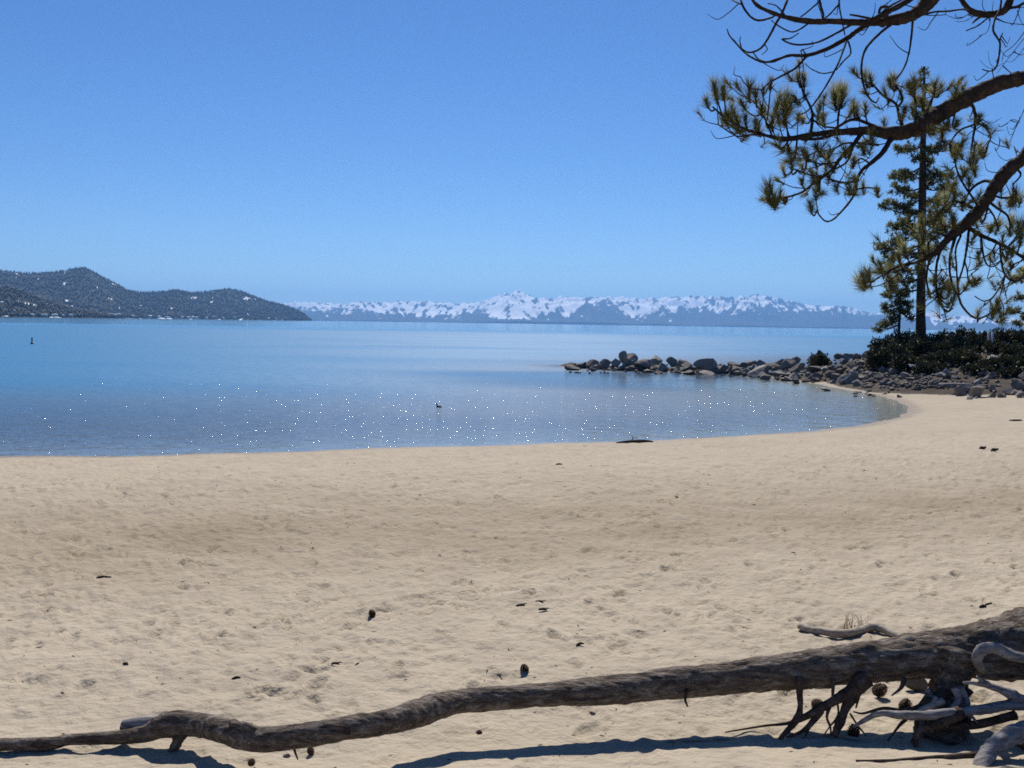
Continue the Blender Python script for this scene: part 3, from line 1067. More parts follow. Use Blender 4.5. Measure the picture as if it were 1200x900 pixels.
# loose rubble between the boulders, far too much to count
rb = MB()
rbr = np.random.RandomState(44)
for k in range(620):
    u = rbr.rand()
    if u < 0.3:
        px, py = rbr.uniform(1008, 1125), rbr.uniform(434, 457)
        if px < 1060 and py > 452 and rbr.rand() < .5:
            continue
    elif u < 0.6:
        px, py = rbr.uniform(1005, 1204), rbr.uniform(418, 462)
        if py > 456 and 1050 < px < 1112:
            continue
    elif u < 0.82:
        px = rbr.uniform(850, 1010)
        py = rbr.uniform(np.interp(px, [850, 1010], [430, 418]), np.interp(px, [850, 900, 950, 1010], [438, 445, 449, 454]))
    else:
        px, py = rbr.uniform(668, 860), rbr.uniform(428, 438)
    g = G(px, py)
    me = RM[rbr.randint(len(RM))]
    sz = (rbr.uniform(2.0, 5.5) if u >= 0.3 else rbr.uniform(2.5, 8.0)) * g[1] / F
    if k == 0:
        RC = []
        for s_ in range(51, 56):
            m_ = rock_mesh('rubble', s_, 2)
            RC.append((np.array([v.co[:] for v in m_.vertices]), np.array([p.vertices[:] for p in m_.polygons])))
            bpy.data.meshes.remove(m_)
    vv_, ff_ = RC[rbr.randint(len(RC))]
    a = rbr.uniform(0, 6.28)
    c_, s_ = math.cos(a), math.sin(a)
    w_ = vv_ * [sz * rbr.uniform(1, 1.6), sz, sz * rbr.uniform(0.5, 0.9)]
    rb.add(np.column_stack([w_[:, 0] * c_ - w_[:, 1] * s_, w_[:, 0] * s_ + w_[:, 1] * c_, w_[:, 2]]) + g - [0, 0, sz * 0.15], ff_)
o = rb.build('rubble', M_rock, None, False)
tag(o, 'loose grey rubble filling the gaps between the boulders of the point', 'rubble', kind='stuff')

# ------------------------------------------------------------------ shrubs, driftwood and bits on the bank
def leaf_quads(mb, c, n, rad, size, r, up=0.3, aspect=2.2, flat=0.7):
    c = np.asarray(c)
    d = r.randn(n, 3)
    d /= np.linalg.norm(d, axis=1, keepdims=True)
    rr = r.rand(n, 1) ** 0.45
    pos = c + d * rr * np.asarray(rad)
    ax = d * 0.6 + r.randn(n, 3) * 0.6 + [0, 0, up]
    ax /= np.linalg.norm(ax, axis=1, keepdims=True)
    sd = np.cross(ax, r.randn(n, 3))
    sd /= np.maximum(np.linalg.norm(sd, axis=1, keepdims=True), 1e-6)
    L = size * r.uniform(0.6, 1.3, (n, 1))
    W = L / aspect / 2
    v = np.stack([pos, pos + ax * L * 0.5 + sd * W, pos + ax * L, pos + ax * L * 0.5 - sd * W], 1).reshape(-1, 3)
    q = np.arange(4 * n).reshape(n, 4)
    mb.add(v, None, q)


def shrub(px, d, wpx, hpx, label, topy):
    """A dense shrub whose top shows at topy at distance d."""
    gp = G(px, topy + hpx * 0.85)
    if gp[1] < d:
        d = gp[1] + 0.3
    w, h = wpx * d / F, hpx * d / F
    top = P(px, topy, d)
    gz = H1(top[0], d)
    base = np.array([top[0], d, min(gz, top[2] - h * 0.5)])
    root = empty('shrub', base, label, 'shrub', None)
    r = np.random.RandomState(int(px * 7 + d) % 9999)
    mb = MB()
    hh = top[2] - base[2]
    n = int(5 + w * 2.2)
    for k in range(n):
        cx = (k + 0.5) / n - 0.5 + r.uniform(-0.08, 0.08)
        c = np.array([cx * w, r.uniform(-0.3, 0.3) * w * 0.5, hh * (0.50 + 0.22 * r.rand() - 0.35 * (2 * cx) ** 4)])
        leaf_quads(mb, c, 190, (w / n * 0.95 + 0.10, 0.45, hh * 0.40), 0.17, r)
        # upright shoots that break the outline
        for s in range(3):
            c2 = c + [r.uniform(-0.2, 0.2), r.uniform(-0.2, 0.2), hh * 0.3]
            leaf_quads(mb, c2, 10, (0.06, 0.06, 0.22), 0.14, r, 0.8)
    mb.build('foliage', M_shrub, root, smooth=False)
    st = MB()
    for k in range(4):
        a = r.uniform(-0.35, 0.35) * w
        tube(st, [(a * 0.4, 0, -0.2), (a * 0.7, r.uniform(-.1, .1), hh * 0.3), (a, r.uniform(-.2, .2), hh * 0.7)], [0.03, 0.022, 0.01], 5, 3)
    st.build('stem', M_twig, root)
    return root


SH = [(1036, 53, 26, 16, 'low dark shrub at the left end of the bank', 398), (1053, 56, 30, 16, 'dark shrub around the foot of the small pine', 391),
      (1068, 57, 22, 14, 'dark shrub directly left of the tall pine trunk', 391), (1097, 55, 28, 17, 'dark shrub directly right of the tall pine trunk', 391),
      (1126, 56, 34, 18, 'rounded green shrub, highest on the bank right of the tall pine', 387), (1150, 55, 28, 17, 'green shrub left of the two white posts', 390),
      (1178, 57, 34, 18, 'green shrub right of the two white posts', 388), (1204, 56, 30, 18, 'green shrub at the right edge of the picture', 388),
      (1048, 49, 34, 15, 'dark shrub low on the slope under the small pine', 404), (1082, 50, 38, 15, 'dark shrub in the shade of the tall pine, in front of its trunk', 401),
      (1116, 49, 40, 17, 'widest blackish shrub in the middle of the bank', 402), (1148, 51, 22, 14, 'dark shrub left of the bare patch of the bank', 402),
      (1190, 49, 26, 16, 'dark shrub right of the bare patch of the bank', 408), (1102, 45, 34, 14, 'low black shrub above the lavender stone', 416),
      (1132, 46, 28, 13, 'low black shrub right of the lavender stone', 417), (1030, 48, 22, 11, 'small dark shrub behind the upright boulders', 410),
      (1062, 46, 26, 11, 'low dark shrub over the white cloth', 419), (1132, 48, 24, 12, 'dark brush below the rounded green shrub', 411), (1160, 47, 22, 10, 'thin dark brush at the lower edge of the bare bank patch', 424),
      (1183, 47, 28, 13, 'dark brush under the shrub right of the bare patch', 421), (1203, 48, 24, 14, 'dark brush low on the bank at the right edge', 416),
      (1146, 44, 26, 10, 'low dark brush above the large grey boulder of the beach row', 431), (1090, 44, 30, 10, 'low dark brush left of the lavender stone', 428),
      (1190, 44, 30, 10, 'low dark brush above the right part of the beach row', 434), (1168, 52, 20, 12, 'dark shrub directly under the two white posts', 404),
      (961, 56, 20, 9, 'small dark shrub on the crest of the inner jetty', 416)]
for s in SH:
    shrub(*s)

# two white posts
pm = MB()
tube(pm, [(0, 0, -0.3), (0, 0, 0.25), (0, 0, 0.55)], [0.05, 0.05, 0.045], 10, 1)
for px, lb in ((1158, 'short white post left of its twin among the shrubs'), (1162.5, 'short white post right of its twin among the shrubs')):
    b = P(px, 402, 52)
    if px < 1160:
        o = pm.build('post', M_white, None)
        post0 = o
    else:
        o = post0.copy()
        link(o)
    o.location = b
    tag(o, lb, 'post', 'white posts on the bank')

# crumpled white cloth on the rocks
g = G(1076, 436)
n = 28
u = np.linspace(0, 1, n)
wv = MB()
UU, WW = np.meshgrid(u, np.linspace(0, 1, 10))
cx = (UU - 0.5) * 0.85
cy = (WW - 0.5) * 0.35
cz = 0.10 + 0.09 * np.sin(UU * 7 + 1) * (0.6 + 0.4 * np.sin(WW * 5)) + 0.05 * np.sin(WW * 9 + UU * 12) + 0.05 * UU
tv = np.stack([cx, cy, cz], -1).reshape(-1, 3)
bv = tv - [0, 0, 0.012]
ii = np.arange(10 * n).reshape(10, n)
q = np.stack([ii[:-1, :-1], ii[:-1, 1:], ii[1:, 1:], ii[1:, :-1]], -1).reshape(-1, 4)
rim = np.concatenate([ii[0, :], ii[1:, -1], ii[-1, -2::-1], ii[-2:0:-1, 0]])
rq = np.stack([rim, np.roll(rim, -1), np.roll(rim, -1) + 10 * n, rim + 10 * n], -1)
wv.add(np.vstack([tv, bv]), None, np.vstack([q, q[:, ::-1] + 10 * n, rq[:, ::-1]]))
o = wv.build('cloth', M_white)
o.location = (g[0], g[1], g[2] + 0.12)
o.rotation_euler = (0.5, 0, 0.1)
tag(o, 'crumpled white cloth lying over rocks at the foot of the bank', 'cloth')


def driftwood(name, pxpts, mat, label, cat, dfun=None, sides=10, lift=0.4, n=4, amp=0.12):
    """A piece of wood lying on the ground along picture points (px, py, radius px)."""
    pts, rad = [], []
    for px, py, r in pxpts:
        g = G(px, py) if dfun is None else P(px, py, dfun)
        rr = r * g[1] / F
        pts.append(g + [0, 0, rr * lift])
        rad.append(rr)
    o0 = pts[len(pts) // 2].copy()
    mb = MB()
    sd = rnd.uniform(0, 50)
    tube(mb, pts, rad, sides, n, disp=lambda p, i, a: amp * mnoise.fractal(Vector(p) * (0.35 / np.mean(rad)) + Vector((sd, 0, 0)), 0.9, 2.0, 3))
    o = mb.build(name, mat, None, True, o0)
    return tag(o, label, cat)


driftwood('driftwood_log', [(1098, 452, 2), (1108, 453, 3), (1122, 453, 3), (1138, 453, 2.2)], M_grey, 'grey driftwood log lying at the foot of the bank above the beach rocks', 'driftwood')
dl = driftwood('driftwood_log', [(722, 519.5, 0.8), (732, 519.3, 2.2), (745, 519, 2.8), (757, 518.5, 2.4), (765, 518, 0.8)], M_dark, 'dark driftwood log lying at the edge of the water', 'driftwood')
sm = MB()
g = G(740, 518) - np.array(dl.location)
tube(sm, [g + [0.0, 0, 0.03], g + [0.03, 0, 0.09], g + [0.0, 0.01, 0.15]], [0.014, 0.012, 0.006], 6, 3)
tube(sm, [g + [0.03, 0, 0.08], g + [0.09, 0, 0.10], g + [0.15, 0, 0.085]], [0.012, 0.01, 0.005], 6, 3)
tag(sm.build('broken_twig', M_pale, dl), 'bleached broken twig')
driftwood('driftwood_stick', [(1183, 493, 0.8), (1190, 493.5, 1.6), (1197, 493, 1.0)], M_dark, 'short dark stick on the far sand near the right edge', 'stick')
driftwood('driftwood_stick', [(113, 678, 1.0), (120, 677.5, 1.8), (130, 677, 1.2)], M_dark, 'short dark stick lying alone on the sand at the left', 'stick')
driftwood('driftwood_stick', [(651, 545, 0.8), (655, 545, 1.6), (659, 545, 1.0)], M_dark, 'small dark stick on the sand close to the water in the middle', 'stick')
driftwood('driftwood_stick', [(777, 871, 1.0), (800, 869, 1.3), (830, 868, 1.4), (862, 866.5, 0.8)], M_pale, 'thin pale stick lying on the sand below the fallen log, just above its shadow', 'stick', lift=0.9)
driftwood('driftwood_stick', [(940, 866, 1.2), (970, 865, 2.2), (1000, 868, 2.0), (1015, 869.5, 0.8)], M_pale, 'flat pale stick lying before the hanging roots', 'stick', lift=0.9)
driftwood('driftwood_stick', [(1003, 893, 1.3), (1045, 893, 1.8), (1090, 890, 2.5), (1125, 889, 3.2), (1150, 888, 4)], M_root, 'long thin dark stick lying at the bottom right', 'stick', lift=0.9)
driftwood('driftwood_branch', [(937, 738, 4.2), (950, 742, 4.2), (967, 745, 4.5), (985, 748, 5), (1003, 745, 5), (1020, 740, 5), (1035, 742, 4.5), (1050, 748, 4), (1068, 756, 3)], M_pale,
          'bleached bent branch lying on the sand behind the fallen log', 'driftwood', lift=0.9, sides=14)
for px, py, lb in [(1151, 527, 'left of two dark bark scraps on the pale sand at the right'), (1165, 529, 'right of two dark bark scraps on the pale sand at the right')]:
    g = G(px, py)
    mb = MB()
    tube(mb, [(-0.13, 0, 0.02), (-0.03, 0.03, 0.06), (0.05, 0, 0.05), (0.15, -0.03, 0.09)], [0.02, 0.045, 0.05, 0.02], 8, 3,
         disp=lambda p, i, a: 0.5 * mnoise.noise(Vector(p) * 25))
    o = mb.build('bark_scrap', M_dark)
    o.scale = (0.55, 0.55, 0.55)
    o.location = g
    o.rotation_euler.z = rnd.uniform(-0.5, 0.5)
    tag(o, lb, 'bark')
for px, py, lb in [(632, 708, 'forked twig on the sand above the middle of the log'), (610, 712, 'small dark chip left of the forked twig'), (636, 717, 'flat dark chip below the forked twig'),
                   (147, 781, 'small dark chip on the sand left, above the broken stub'), (277, 797, 'pair of dark crumbs above the log hump'), (680, 757, 'dark scrap on the sand above the log, right of the cone'),
                   (393, 780, 'brown curled chip on the sand above the log, left of centre'), (1160, 711, 'dark chip above the thick end of the log'), (1152, 713, 'brown chip left of the dark chip above the thick end of the log')]:
    g = G(px, py)
    mb = MB()
    k = 0.03 * g[1] / 7
    tube(mb, [(-k, 0, k * .3), (0, k * .3, k * .5), (k, 0, k * .35)], [k * .2, k * .35, k * .15], 7, 3, disp=lambda p, i, a: 0.4 * mnoise.noise(Vector(p) * 60))
    if 'fork' in lb or 'curl' in lb:
        tube(mb, [(0, 0, k * .4), (k * .8, k * .3, k * .7), (k * 1.5, k * .5, k * .75)], [k * .2, k * .15, k * .08], 6, 3)
    o = mb.build('wood_chip', M_dark)
    o.location = g
    o.rotation_euler.z = rnd.uniform(-1, 1)
    tag(o, lb, 'wood chip')

# pine cones: an ovoid core with spiral rows of scales
def cone_mesh():
    mb = MB()
    tube(mb, [(0, 0, 0), (0, 0, .25), (0, 0, .6), (0, 0, .95)], [.16, .26, .2, .05], 10, 3)
    for k in range(90):
        t = k / 90
        a = k * 2.39996
        zz = 0.03 + 0.93 * t
        rr = 0.42 * math.sin(math.pi * min(1, 0.18 + 0.80 * t)) ** 0.8 + 0.05
        s = 0.13 * (1.15 - 0.6 * t)
        d = np.array([math.cos(a), math.sin(a), 0])
        e = np.array([-math.sin(a), math.cos(a), 0])
        c = d * rr * 0.55 + [0, 0, zz]
        tip = d * (rr + 0.02) + [0, 0, zz + 0.07]
        mb.add([c + e * s * .5, c - e * s * .5, tip - e * s * .8, tip + [0, 0, .035] + d * .03, tip + e * s * .8, c + [0, 0, .05], tip - [0, 0, 0.04]],
               [(0, 4, 6), (0, 6, 1), (1, 6, 2), (2, 6, 3), (3, 6, 4), (5, 1, 2), (5, 2, 3), (5, 3, 4), (5, 4, 0)])
    return mb


cone0 = None
for px, py, hpx, lying, lb in [(438, 723, 9, 0.5, 'pine cone standing alone on open sand left of the middle'), (616, 790, 11, 0.4, 'pine cone on the sand just above the middle of the log'),
                               (951, 829, 13, 1.2, 'pine cone on the sand between two hanging roots'), (1023, 817, 17, 0.9, 'larger pine cone under the log right of the hanging roots'),
                               (1060, 836, 17, 0.15, 'upright pine cone left of the dark root pillar'), (1000, 863, 15, 0.05, 'upright pine cone at the tip of the long low root'),
                               (366, 884, 9, 1.1, 'pine cone lying right below the dip of the log'), (565, 861, 7, 1.2, 'small pine cone on the sand below the middle of the log'),
                               (293, 898, 9, 1.2, 'pine cone at the bottom edge below the dip of the log')]:
    g = G(px, py)
    if cone0 is None:
        cone0 = cone_mesh().build('pine_cone', M_cone, None, False)
        o = cone0
    else:
        o = cone0.copy()
        link(o)
    s = hpx * g[1] / F
    o.scale = (s * 1.0, s * 1.0, s * 1.05)
    o.rotation_euler = (lying * 0.6, lying, rnd.uniform(0, 6))
    o.location = g + [0, 0, s * 0.30 * min(1, lying) - 0.006]
    tag(o, lb, 'pine cone', 'pine cones on the sand')
for px, py, w, h, lb in [(1075, 810, 24, 17, 'brown angular stone under the log beside the root pillar'), (336, 889, 9, 5, 'small dark stone under the dip of the log'),
                         (1079, 866, 14, 9, 'dark stone under the long low root')]:
    put_rock(px, py, w, h, lb, name='stone')

# dry grass stalks behind the pale branch
g = G(1000, 738)
gr = MB()
for k in range(26):
    a, b = rnd.uniform(-0.09, 0.09), rnd.uniform(-0.03, 0.03)
    hgt = rnd.uniform(0.05, 0.15)
    tube(gr, [(a, b, -0.01), (a + rnd.uniform(-.02, .02), b, hgt * .6), (a + rnd.uniform(-.06, .06), b + rnd.uniform(-.03, .03), hgt)], [.0018, .0014, .0006], 4, 2)
o = gr.build('dry_grass', M_grass)
o.location = g
tag(o, 'wispy tuft of dry grass just behind the bleached bent branch', 'grass tuft')

# scattered crumbs of bark, needles and gravel: nobody could count them
lt = MB()
for k in range(900):
    y = 3.2 + 14 * rs.rand() ** 1.8
    x = (rs.rand() - 0.5) * y * 1.15
    if y < 6 and rs.rand() < 0.4:
        x = abs(x)
    zz = H1(x, y) + float(relief(np.array([x]), np.array([y]))[0])
    s = rs.uniform(0.003, 0.0085) * (0.7 + y / 14)
    a = rs.rand() * math.pi
    d = np.array([math.cos(a), math.sin(a), 0]) * s * rs.uniform(1, 3.5)
    e = np.array([-math.sin(a), math.cos(a), 0]) * s * 0.7
    c = np.array([x, y, zz])
    lt.add([c - d, c + e, c + d, c - e, c + [0, 0, s * 0.6]], [(0, 1, 4), (1, 2, 4), (2, 3, 4), (3, 0, 4)])
o = lt.build('bark_litter', M_dark, None, False)
tag(o, 'tiny crumbs of bark and twigs scattered over the sand', 'litter', kind='stuff')

# ------------------------------------------------------------------ the fallen log with its roots
LOG = [(-460, 884, 4, 4.84), (-280, 879, 6.5, 4.87), (-140, 876, 8, 4.90), (-60, 873, 8, 4.93), (0, 872.5, 8, 4.94), (40, 872, 8, 4.95), (62, 871, 7.5, 4.96), (82, 867, 6.5, 4.97), (120, 865, 7.5, 4.98), (150, 863, 9, 4.98), (172, 859, 11, 5.0), (188, 852, 14, 5.0), (203, 848, 15.5, 5.0),
       (233, 849, 14, 4.98), (264, 856, 15, 4.82), (300, 867, 15, 4.70), (350, 863, 14.5, 4.66), (400, 854, 15, 4.68), (450, 847, 15, 4.76), (490, 836, 16, 4.90),
       (515, 827, 15, 5.00), (540, 822, 14.5, 5.09), (600, 817, 14.5, 5.15), (650, 813, 15, 5.19), (700, 810, 17.5, 5.23), (760, 804, 18, 5.29), (830, 797, 18.5, 5.35), (900, 789, 20, 5.40),
       (970, 781, 23, 5.43), (1040, 773, 26, 5.45), (1100, 766, 28, 5.46), (1150, 762, 34, 5.47), (1200, 756, 42, 5.48), (1260, 748, 56, 5.5), (1330, 730, 74, 5.6), (1390, 720, 82, 5.7), (1420, 720, 58, 5.75)]
base = G(1105, 862)
log = empty('fallen_log', base, 'long bark covered log with tangled roots lying across the bottom of the beach', 'fallen log')


def logtube(name, rows, mat, sides=10, n=5, amp=0.10, freq=18, label=None, extra=None, parent=log, bark=False):
    pts = [P(a, b, d) - base for a, b, r, d in rows]
    rad = [r * d / F for a, b, r, d in rows]
    mb = MB()
    sd = rnd.uniform(0, 90)

    def disp(p, i, a):
        v = Vector(p)
        v2 = Vector((v.x * 0.45, v.y, v.z))
        if bark:
            w = Vector((v.x * 14, v.y * 55, v.z * 55)) + Vector((sd, 0, 0))
            pl = abs(mnoise.fractal(w * 0.5, 0.8, 2.0, 3))
            return 0.12 * (mnoise.fractal(v2 * 7, 0.9, 2.0, 3)) + 0.09 * min(pl, 0.7) - 0.05 + 0.05 * mnoise.noise(w)
        return amp * (mnoise.fractal(v2 * freq + Vector((sd, 0, 0)), 0.8, 2.1, 4) + 0.8 * mnoise.noise(v * freq * 0.3 + Vector((0, sd, 0))))
    tube(mb, pts, rad, sides, n, disp)
    for rows2 in (extra or []):
        tube(mb, [P(a, b, d) - base for a, b, r, d in rows2], [r * d / F for a, b, r, d in rows2], max(6, sides - 4), 4, disp)
    o = mb.build(name, mat, parent)
    if label:
        o['label'] = label
    return o


logtube('trunk', LOG, M_log, 64, 26, 0.12, 20, bark=True)
logtube('branch_stub', [(212, 842, 9, 5.03), (190, 846, 8.5, 5.04), (165, 848, 8, 5.04), (147, 850, 7, 5.05), (145.5, 850.5, 5.5, 5.05)], M_grey, 16, 6, 0.12, 25, 'short grey broken branch stub')
logtube('support_knot', [(214, 852, 13, 5.0), (210, 864, 8, 4.98), (206, 874, 5.5, 4.97), (200, 884, 5, 4.96)], M_log, 14, 6, 0.28, 40)
logtube('knot', [(262, 850, 6, 4.81), (280, 851, 7, 4.75), (296, 854, 6, 4.70), (306, 858, 3, 4.69)], M_log, 20, 8, 0.5, 60, 'frayed knot')
logtube('root', [(938, 795, 5.60, 5.3), (937, 812, 4.20, 5.28), (938, 828, 3.50, 5.25), (935, 840, 4.20, 5.22), (928, 850, 3.50, 5.2), (914, 866, 2.45, 5.16)], M_root, 10, 5, 0.2, 30)
logtube('root', [(1015, 795, 10.50, 5.32), (1000, 807, 8.25, 5.3), (980, 820, 6.00, 5.27), (958, 832, 4.88, 5.24), (938, 843, 3.75, 5.22), (922, 848, 1.88, 5.25), (900, 850, 1.50, 5.3), (880, 853, 1.20, 5.3), (850, 858, 0.75, 5.25)], M_root, 10, 5, 0.18, 30, None,
        [[(962, 832, 5, 5.24), (950, 848, 3.5, 5.21), (938, 858, 2.5, 5.18), (922, 864, 1.2, 5.17)], [(955, 840, 4, 5.23), (948, 852, 2.5, 5.21), (944, 862, 1.2, 5.19)],
         [(973, 826, 3, 5.25), (969, 840, 1.8, 5.23), (973, 852, 1.6, 5.2), (974, 862, 1.4, 5.18)]])
logtube('root', [(1012, 795, 11.05, 5.33), (1000, 812, 8.50, 5.3), (992, 828, 5.95, 5.26), (985, 845, 5.10, 5.22), (978, 862, 4.25, 5.17)], M_root, 10, 5, 0.2, 30, None,
        [[(1010, 806, 3, 5.3), (1006, 818, 1.6, 5.3), (1003, 830, 0.8, 5.3)], [(996, 836, 1.5, 5.24), (1005, 850, 1.2, 5.2), (1015, 862, 0.8, 5.17)], [(981, 820, 1.5, 5.26), (982, 838, 1.3, 5.24), (972, 852, 1, 5.22), (965, 862, .7, 5.2)]])
logtube('root', [(976, 795, 3, 5.3), (976, 812, 1.8, 5.27), (974, 828, 1.4, 5.25)], M_root, 6, 4, 0.1)
logtube('root', [(1060, 795, 4, 5.3), (1056, 806, 2.5, 5.27), (1045, 815, 1.0, 5.25)], M_root, 6, 4, 0.1)
logtube('root', [(805, 808, 2.5, 5.25), (803, 820, 1.6, 5.2), (806, 828, 1.0, 5.18)], M_root, 6, 4, 0.1)
logtube('root', [(343, 870, 2.5, 4.67), (346, 882, 1.6, 4.66), (349, 890, 1.0, 4.66)], M_root, 6, 4, 0.1)
logtube('root_pillar', [(1118, 760, 27.20, 5.40), (1114, 790, 23.20, 5.38), (1110, 815, 20.80, 5.34), (1106, 840, 24.00, 5.30), (1100, 870, 32.00, 5.24)], M_log, 28, 8, 0.20, 18)
logtube('root', [(1250, 812, 10.44, 5.25), (1215, 822, 8.70, 5.2), (1180, 827, 6.38, 5.15), (1140, 833, 5.51, 5.12), (1090, 838, 5.22, 5.1), (1060, 838, 4.64, 5.12), (1032, 836, 3.77, 5.15), (1015, 843, 2.90, 5.16), (1000, 852, 1.74, 5.17)], M_grey, 14, 6, 0.26, 34, 'long low grey brown root')
logtube('root', [(1250, 835, 11.16, 5.22), (1205, 826, 8.68, 5.18), (1180, 811, 5.58, 5.16), (1160, 804, 4.03, 5.15), (1145, 801, 2.79, 5.14), (1129, 800, 1.24, 5.13)], M_grey, 12, 6, 0.26, 34, 'forked pale root tip',
        [[(1158, 803, 4.5, 5.15), (1149, 797, 3, 5.13), (1145, 793, 1.5, 5.12)]])
logtube('root', [(1260, 775, 7.50, 5.2), (1215, 772, 6.75, 5.2), (1188, 769, 6.00, 5.18), (1168, 760, 6.38, 5.16), (1152, 761, 7.12, 5.16), (1145, 772, 6.00, 5.2), (1150, 784, 5.25, 5.3)], M_grey, 16, 6, 0.18, 34, 'smooth light grey looped root')
logtube('root', [(1270, 850, 14.04, 4.95), (1220, 855, 12.09, 4.9), (1190, 860, 10.92, 4.87), (1168, 872, 10.14, 4.82), (1154, 889, 10.14, 4.76), (1149, 908, 10.92, 4.70), (1149, 935, 10.92, 4.64)], M_grey, 18, 6, 0.20, 34, 'thick blue grey bent root')
logtube('root', [(1190, 838, 6, 5.15), (1150, 848, 5, 5.13), (1120, 852, 4, 5.12), (1085, 854, 2, 5.12)], M_root, 8, 5, 0.15)
logtube('root', [(1110, 810, 9, 5.3), (1085, 826, 5, 5.22), (1060, 833, 3, 5.2), (1035, 830, 2, 5.2), (1012, 836, 1.4, 5.22), (1000, 834, .8, 5.22)], M_root, 8, 5, 0.15)
logtube('root', [(1125, 835, 9, 5.12), (1100, 848, 6, 5.08), (1078, 856, 4, 5.07), (1072, 874, 3, 5.04)], M_root, 8, 5, 0.15)
logtube('root', [(1105, 822, 5, 5.2), (1085, 830, 4, 5.17), (1072, 838, 3, 5.14)], M_pale, 8, 5, 0.12, 20, 'split pale root end')
logtube('root', [(1230, 880, 8, 5.0), (1200, 874, 5, 5.0), (1185, 864, 3, 5.02)], M_root, 8, 4, 0.12)

for k in range(13):
    x0, y0 = rnd.uniform(1085, 1150), rnd.uniform(805, 835)
    x1, y1 = x0 + rnd.uniform(-60, 45), rnd.uniform(842, 872)
    dd = rnd.uniform(5.12, 5.26)
    r0 = rnd.uniform(1.6, 4.2)
    logtube('root', [(x0, y0, r0 * 1.3, dd + 0.06), (x0 * .65 + x1 * .35 + rnd.uniform(-8, 8), y0 * .6 + y1 * .4 + rnd.uniform(-5, 5), r0, dd + .03), (x0 * .3 + x1 * .7 + rnd.uniform(-8, 8), y0 * .3 + y1 * .7 + rnd.uniform(-4, 4), r0 * .7, dd),
                     (x1, y1, r0 * .35, dd - 0.04)], rnd.choice([M_root, M_root, M_grey]), 8, 5, 0.25, 40)

# ------------------------------------------------------------------ overhanging pine
D0 = 6.8
tb = np.array([5.35, 7.1, H1(5.35, 7.1)])
pine = empty('overhanging_pine', tb, 'near pine whose dark limbs and needle tufts hang in from the upper right', 'pine tree')


def needles(mb, tip, dirv, r, n=80, length=0.085, spread=1.0):
    """A brush of long needles round the last centimetres of a twig."""
    d = np.asarray(dirv, float)
    d /= max(np.linalg.norm(d), 1e-6)
    t = r.rand(n, 1)
    b = np.asarray(tip) - d * t * length * 0.85
    a = r.randn(n, 3)
    a -= (a @ d)[:, None] * d
    a /= np.maximum(np.linalg.norm(a, axis=1, keepdims=True), 1e-6)
    fwd = (0.95 - 0.75 * t) * 1.1
    spread = spread * r.uniform(0.55, 0.95)
    ax = d * fwd + a * (0.25 + 0.65 * r.rand(n, 1)) * spread + [0, 0, 0.10]
    ax /= np.linalg.norm(ax, axis=1, keepdims=True)
    L = length * r.uniform(0.7, 1.15, (n, 1))
    w = 0.0017
    s1 = np.cross(ax, r.randn(n, 3))
    s1 /= np.maximum(np.linalg.norm(s1, axis=1, keepdims=True), 1e-6)
    s2 = np.cross(ax, s1)
    droop = np.array([0, 0, -0.10]) * L
    v = np.stack([b + s1 * w, b - s1 * w * .5 + s2 * w * .87, b - s1 * w * .5 - s2 * w * .87, b + ax * L + droop], 1).reshape(-1, 3)
    k = (np.arange(n) * 4)[:, None]
    tr = np.concatenate([k + [0, 1, 3], k + [1, 2, 3], k + [2, 0, 3]], 0)
    mb.add(v, tr)


rn = np.random.RandomState(5)


